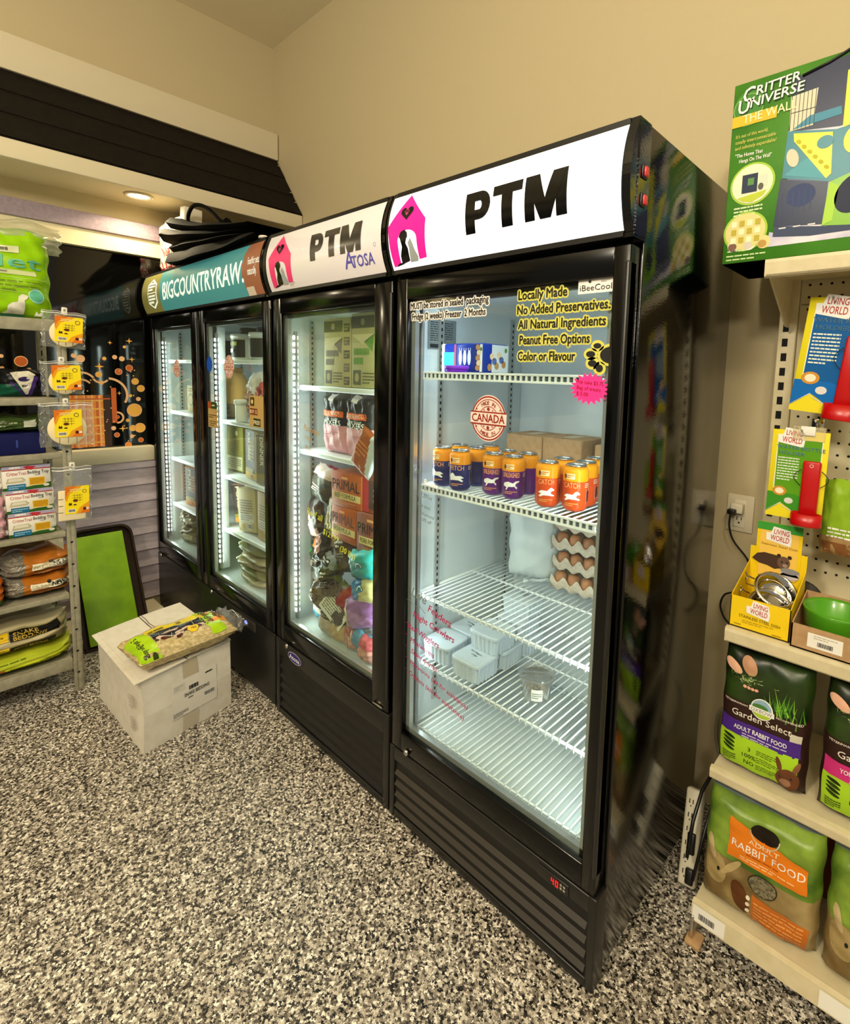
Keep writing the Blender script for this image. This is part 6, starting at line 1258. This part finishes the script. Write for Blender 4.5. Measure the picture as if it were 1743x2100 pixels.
# ------------------------------------------------------------------ green board and the dark tray it leans in
t = thing('leaning_board', 'tall lime green board standing tilted in a dark brown tray against the siding', 'board', (-2.62, 0, 0))
b = MB(); P0, P1 = Vector((-2.62, 0, .012)), Vector((-2.90, 0, .54)); dr = (P1-P0).normalized(); nr = Vector((dr.z, 0, -dr.x))
M = Matrix((Vector((0, 1, 0)), dr, nr)).transposed().to_4x4(); M.translation = Vector((0, 0, .012))
GRB = noisy('lime_board', '#7aa708', '#88b60e', 14, .5)
b.rbox(-.43, -.205, .01, .585, .0, .010, GRB, .002, M=M)
obj('board', b, t)
b = MB(); TRB = P('#2a1c12', .45)
def rr(x0, x1, y0, y1, r, n=6):
    return [(x1-r+r*cos(a), y1-r+r*sin(a)) for a in [pi/2*k/n for k in range(n+1)]]+[(x0+r+r*cos(a), y1-r+r*sin(a)) for a in [pi/2+pi/2*k/n for k in range(n+1)]]+[(x0, y0), (x1, y0)]
b.prism(rr(-.45, -.155, -.012, .625, .06), -.035, -.022, 'z', TRB, M=M)
o2 = rr(-.45, -.155, -.012, .625, .06); i2 = [(-.302+(x+.302)*.93, .30+(y-.30)*.965) for x, y in o2]; n = len(o2)
b.add([(x, y, -.03) for x, y in o2]+[(x, y, .004) for x, y in o2]+[(x, y, .004) for x, y in i2]+[(x, y, -.024) for x, y in i2], [(k*n+i, k*n+(i+1) % n, (k+1)*n+(i+1) % n, (k+1)*n+i) for k in range(3) for i in range(n)], TRB, False, M)
obj('tray', b, t, 'dark brown rounded tray')

# ------------------------------------------------------------------ box on the floor with the snake bedding bag
A, B_, C_ = Vector((-1.626, -.474)), Vector((-1.700, -.115)), Vector((-2.150, -.495))
BX = thing('cardboard_box', 'worn pale cardboard box on the floor with a SNAKE BEDDING shipping label', 'box', (-1.888, -.30, 0))
o = Vector((-1.888, -.30)); a0, b0, c0 = A-o, B_-o, C_-o; d0 = c0+(b0-a0); Hb = .298
b = MB(); crn = [a0, b0, d0, c0]
sk = [Vector((.006, .004)), Vector((.012, -.004)), Vector((0, 0)), Vector((-.004, .006))]
vs = [(p.x, p.y, 0) for p in crn]+[(p.x+s.x, p.y+s.y, Hb*.5) for p, s in zip(crn, sk)]+[(p.x, p.y, Hb) for p in crn]
b.add(vs, [(i+4*k, (i+1) % 4+4*k, (i+1) % 4+4*k+4, i+4*k+4) for k in (0, 1) for i in range(4)]+[(3, 2, 1, 0)], CARD)
obj('carton', b, BX)
b = MB(); zt = Hb+.002                                                     # flaps: two halves that meet, lifted lip at the front
L2 = lambda p, q, k: p+(q-p)*k
mid0, mid1 = L2(a0, c0, .02), L2(b0, d0, .02)
def flap(p, q, r, s, z0, z1, nx=10, ny=8, wob=0):
    b.grid(lambda i, j: (lambda w: (w.x, w.y, z0+(z1-z0)*j+wob*sin(9*i+3*j)*j))(L2(L2(p, q, i), L2(s, r, i), j)), nx, ny, CARD); b.grid(lambda i, j: (lambda w: (w.x, w.y, z0-.003+(z1-z0)*j+wob*sin(9*i+3*j)*j))(L2(L2(p, q, i), L2(s, r, i), j)), nx, ny, CARD, flip=True)
ou = (a0-c0).normalized()*.010; fr = (a0-b0).normalized()
flap(d0, b0+ou, L2(b0+ou, a0+ou, .52), L2(d0, c0, .52), zt, zt+.004, wob=.001)
flap(c0+fr*.02, a0+ou+fr*.026, L2(a0+ou, b0+ou, .47), L2(c0, d0, .47), zt-.004, zt+.002, wob=.002)
b.tube([(p.x, p.y, zt+.004) for p in (L2(L2(c0, d0, .5), L2(a0, b0, .5), k/10)+Vector((0, .003*sin(k*2.3))) for k in range(11))], .0016, P('#6a5a44'), 5)
obj('flap', b, BX, 'creased top flaps')
Fv = (a0-c0).normalized(); Fn = Vector((Fv.y, -Fv.x))                     # long side facing the room (towards -y)
FB = lambda u, v, d: (c0.x+Fv.x*u+Fn.x*(d+.004*sin(min(1, max(0, v/Hb))*pi)+.001), c0.y+Fv.y*u+Fn.y*(d+.004*sin(min(1, max(0, v/Hb))*pi)+.001), v)
Sv = (b0-a0).normalized(); Sn = Vector((Sv.y, -Sv.x))
FSd = lambda u, v, d: (a0.x+Sv.x*u+Sn.x*(d+.010*sin(min(1, max(0, v/Hb))*pi)), a0.y+Sv.y*u+Sn.y*(d+.010*sin(min(1, max(0, v/Hb))*pi)), v)
b = MB(); b.prect(FSd, .105, .075, .295, .225, P('#ddd8cc'), .001, 4); b.ptext(FSd, 'SNAKE BEDDING', .155, .150, .014, INK, w=.105, d=.002, bold=.02); b.pbar(FSd, .235, .110, .285, .132, .002); b.plines(FSd, .17, .135, .20, .145, 1, P('#5a5a56'), .002)
b.plines(FSd, .175, .170, .232, .190, 1, P('#3a3a38'), .002, .8); b.plines(FSd, .245, .202, .290, .216, 1, INK, .002); b.plines(FSd, .11, .080, .17, .100, 3, P('#7a7670'), .002)
b.prect(FSd, .112, .182, .16, .212, P('#cfcabe'), .0016); b.plines(FSd, .116, .190, .15, .208, 2, P('#a8a498'), .002)
obj('shipping_label', b, BX, 'white label reading SNAKE BEDDING')
b = MB().prect(FSd, .155, .225, .215, .296, P('#b7ab92', .3), .0012, 4); obj('tape', b, BX, 'brown tape patch'); b = MB().prect(FSd, .15, .003, .215, .07, P('#c2b8a4', .35), .0012, 4); obj('tape', b, BX, 'pale tape patch')
b = MB()
for k in range(2): b.plines(FB, .41, .06+.09*k, .47, .115+.09*k, 4, P('#a89f90', .8), .003, .4, k+3)
obj('side_print', b, BX)
# the bedding bag lying on the box
SB = noisy('aspen_shavings', '#a8925e', '#d9c594', 70, .35, .5, stretch=(1, 2.2, 1))
mb, F = bag(.375, .225, .090, lambda a, c: SB, wr=.003, seed=160, pu=5, pv=4, nu=30, nv=24); b = mb
F0 = F
F = lambda u, v, d: F0(u*.87, v*.98-.045, d)
LM = P('#a9cf1c', .3); YB2 = P('#d9c21c', .3)
def strip(u0, v0, u1, v1, m_, d=.002, n=10): b.prect(F, u0, v0, u1, v1, m_, d, n)
strip(-.205, .03, -.13, .215, LM); strip(.095, .05, .165, .232, LM); strip(.098, .115, .20, .232, P('#e89a3a', .35), .0016)
strip(-.13, .185, .095, .228, YB2); b.plines(F, -.12, .188, .09, .215, 1, P('#7a6a10'), .003, .7)
strip(-.125, .115, .10, .185, P('#1f1712', .3), .0022)
for (u, v, a, c, an) in ((-.085, .115, .035, .014, -.4), (-.035, .098, .03, .013, .5), (.0, .13, .04, .010, .2), (.06, .12, .03, .012, -.2), (-.06, .15, .05, .010, .1)):
    b.pell(F, u, v, a, c, P('#d2b8a4', .35), .003, 20, an); b.pell(F, u, v-.008, a*.6, c*.6, P('#4a1e18', .35), .0036, 16, an)
for k in range(5): b.tube([F(-.12+.05*k, .09, .003), F(-.10+.05*k, .13, .0032), F(-.09+.05*k, .175, .003)], .001, P('#d8cdb8'), 4)
b.pell(F, .035, .110, .024, .020, P('#e8c428'), .0038, 22); b.ptext(F, 'YES!', .022, .104, .012, INK, w=.026, d=.005, bold=.01, rot=-.2)
b.ptext(F, 'Bedding', .118, .225, .030, INK, w=.105, d=.004, bold=.015, rot=-pi/2, sub=.02); b.ptext(F, 'Snake', .165, .215, .030, INK, w=.085, d=.004, bold=.015, rot=-pi/2, sub=.02); b.plines(F, .100, .06, .110, .22, 1, P('#3a4a10'), .003)
b.ptext(F, 'Snake Bedding', -.190, .20, .022, INK, w=.15, d=.004, bold=.01, rot=-pi/2, sub=.02); b.pell(F, -.155, .048, .011, .009, P('#3a4410'), .004, 16)
strip(-.213, .02, -.195, .21, P('#9ac41a', .3), .004)
sb = solid('bedding_bag', mb, 'Snake Bedding bag of wood shavings lying on the pale cardboard box', 'bag', (-1.640, -.285, .351))
LY = Matrix(((0, 0, -1), (1, 0, 0), (0, -1, 0)))                           # lying on its back: print up, its top towards -x
sb.rotation_euler = (Matrix.Rotation(radians(5), 3, 'Z') @ LY).to_euler()
cl, F = bag(.07, .20, .06, FILM, wr=.006, seed=163, pu=3, pv=4); cl.tube([(.03, -.02+.01*sin(k), .02+.02*k) for k in range(9)], .0015, WHITE, 4)
obj('loose_end', cl, sb, 'loose clear plastic end', (.205, 0, .015))

# ------------------------------------------------------------------ things on top of the double-door cooler
mb, F = bag(.25, .31, .10, lambda a, c: P('#e3dcc8', .4), seed=170, wr=.003, pu=6, pv=5); b = mb
RE = P('#b03a44', .4)
b.ptext(F, 'REPTI', .10, .085, .052, RE, w=.20, d=.004, bold=.01, rot=pi, sub=.02); b.ptext(F, 'BARK', .10, .150, .052, RE, w=.15, d=.004, bold=.01, rot=pi, sub=.02)
for k in range(3): b.prect(F, -.10, .165+.035*k, .06, .167+.035*k, P('#8a8070'), .003, 8)
b.plines(F, -.08, .17, .05, .195, 2, P('#a59a88'), .003); b.plines(F, -.08, .24, .05, .27, 2, P('#b8a898'), .003, .4, 5); b.pell(F, -.085, .225, .012, .016, P('#b98a80'), .003, 16); b.pring(F, .10, .05, .022, .004, RE, .003)
solid('bark_bag', mb, 'cream bag with upside-down red REPTI BARK lettering on top of the corner cooler', 'bag', (-2.835, .105, 1.978), (0, -.04, .05))
b = MB().rbox(-.022, .022, -.05, .05, 0, .125, P('#d8d2c0', .6), .004); b.plines(front(-.05), -.018, .03, .018, .10, 4, P('#a8a290'), .001)
solid('paper_bundle', b, 'white paper bundle sticking up between the bark bag and black totes', 'paper', (-2.632, .115, 2.188), (.0, .06, .2))
CLO = mat('black_cloth', '#030303', .8, spec=.12, bump=(90, .3, .003))
def tote(k, label, xl, xr, handle=None):
    t = thing('tote_bag', label, 'bag', (xl, 0, 1.979), 0, 'black folded tote bags on the corner cooler'); rnd = random.Random(k+40); ph = [rnd.uniform(0, 6) for _ in range(6)]
    T = lambda x: .275-.205*max(0, min(1, (x+2.62)/.98))**.75
    def S(i, j, sg):
        x = xl+(xr-xl)*i; x -= .25*max(0, .12-i)*(1+sin(9*j+ph[4])); lo, hi = k/4*T(x), (k+1)/4*T(x)-.002; e = max(0, 1-max(0, 2*i-1)**16)**.5*max(0, 1-abs(2*j-1)**14)**.5
        y = -.040+.004*k+.33*j+.012*sin(5*i+ph[0])+.006*sin(13*i+ph[1]); z = (lo+hi)/2+sg*(hi-lo)/2*e*(.96+.04*sin(11*i+ph[2])*sin(5*j+ph[3]))
        if k == 0 and j < .12: z += .02-.055*(1-j/.12)*(.6+.4*sin(3*i+.5)); y -= .018
        return (x-xl, y, z+.002)
    mb = MB(); mb.grid(lambda i, j: S(i, j, 1), 34, 14, CLO); mb.grid(lambda i, j: S(i, j, -1), 34, 14, CLO, flip=True); obj('cloth', mb, t)
    if handle:
        h = MB(); h.tube(smooth([(p[0]-xl, p[1], p[2]-1.979) for p in handle]), .010, CLO, 6); obj('handle', h, t)
tote(0, 'lowest black folded tote bag on the corner cooler, drooping over the sign', -2.50, -1.60)
tote(1, 'second black folded tote bag from the bottom of the pile', -2.55, -1.62)
tote(2, 'third black folded tote bag, its open left end flaring out', -2.66, -1.63)
tote(3, 'uppermost black tote bag with an arched handle standing up', -2.575, -1.62, [(-2.575, .08, 2.225), (-2.575, .08, 2.25), (-2.55, .08, 2.278), (-2.49, .08, 2.295), (-2.42, .09, 2.285), (-2.34, .10, 2.25), (-2.27, .11, 2.20), (-2.23, .12, 2.165)])
mb, F = bag(.15, .34, .03, CLO, wr=.004, seed=184, pu=5, pv=6)
solid('tote_flap', mb, 'black bag standing upright behind the white paper bundle', 'bag', (-2.715, .32, 1.978), (0, .05, 0))
solid('dust_clump', MB().lathe([(0, 0), (.018, .003), (.015, .010), (0, .014)], P('#d8d4c4', .8), 10, sx=1.3), 'small white crumpled paper at the right end of the black totes', 'paper', (-1.58, .0, 1.9765))
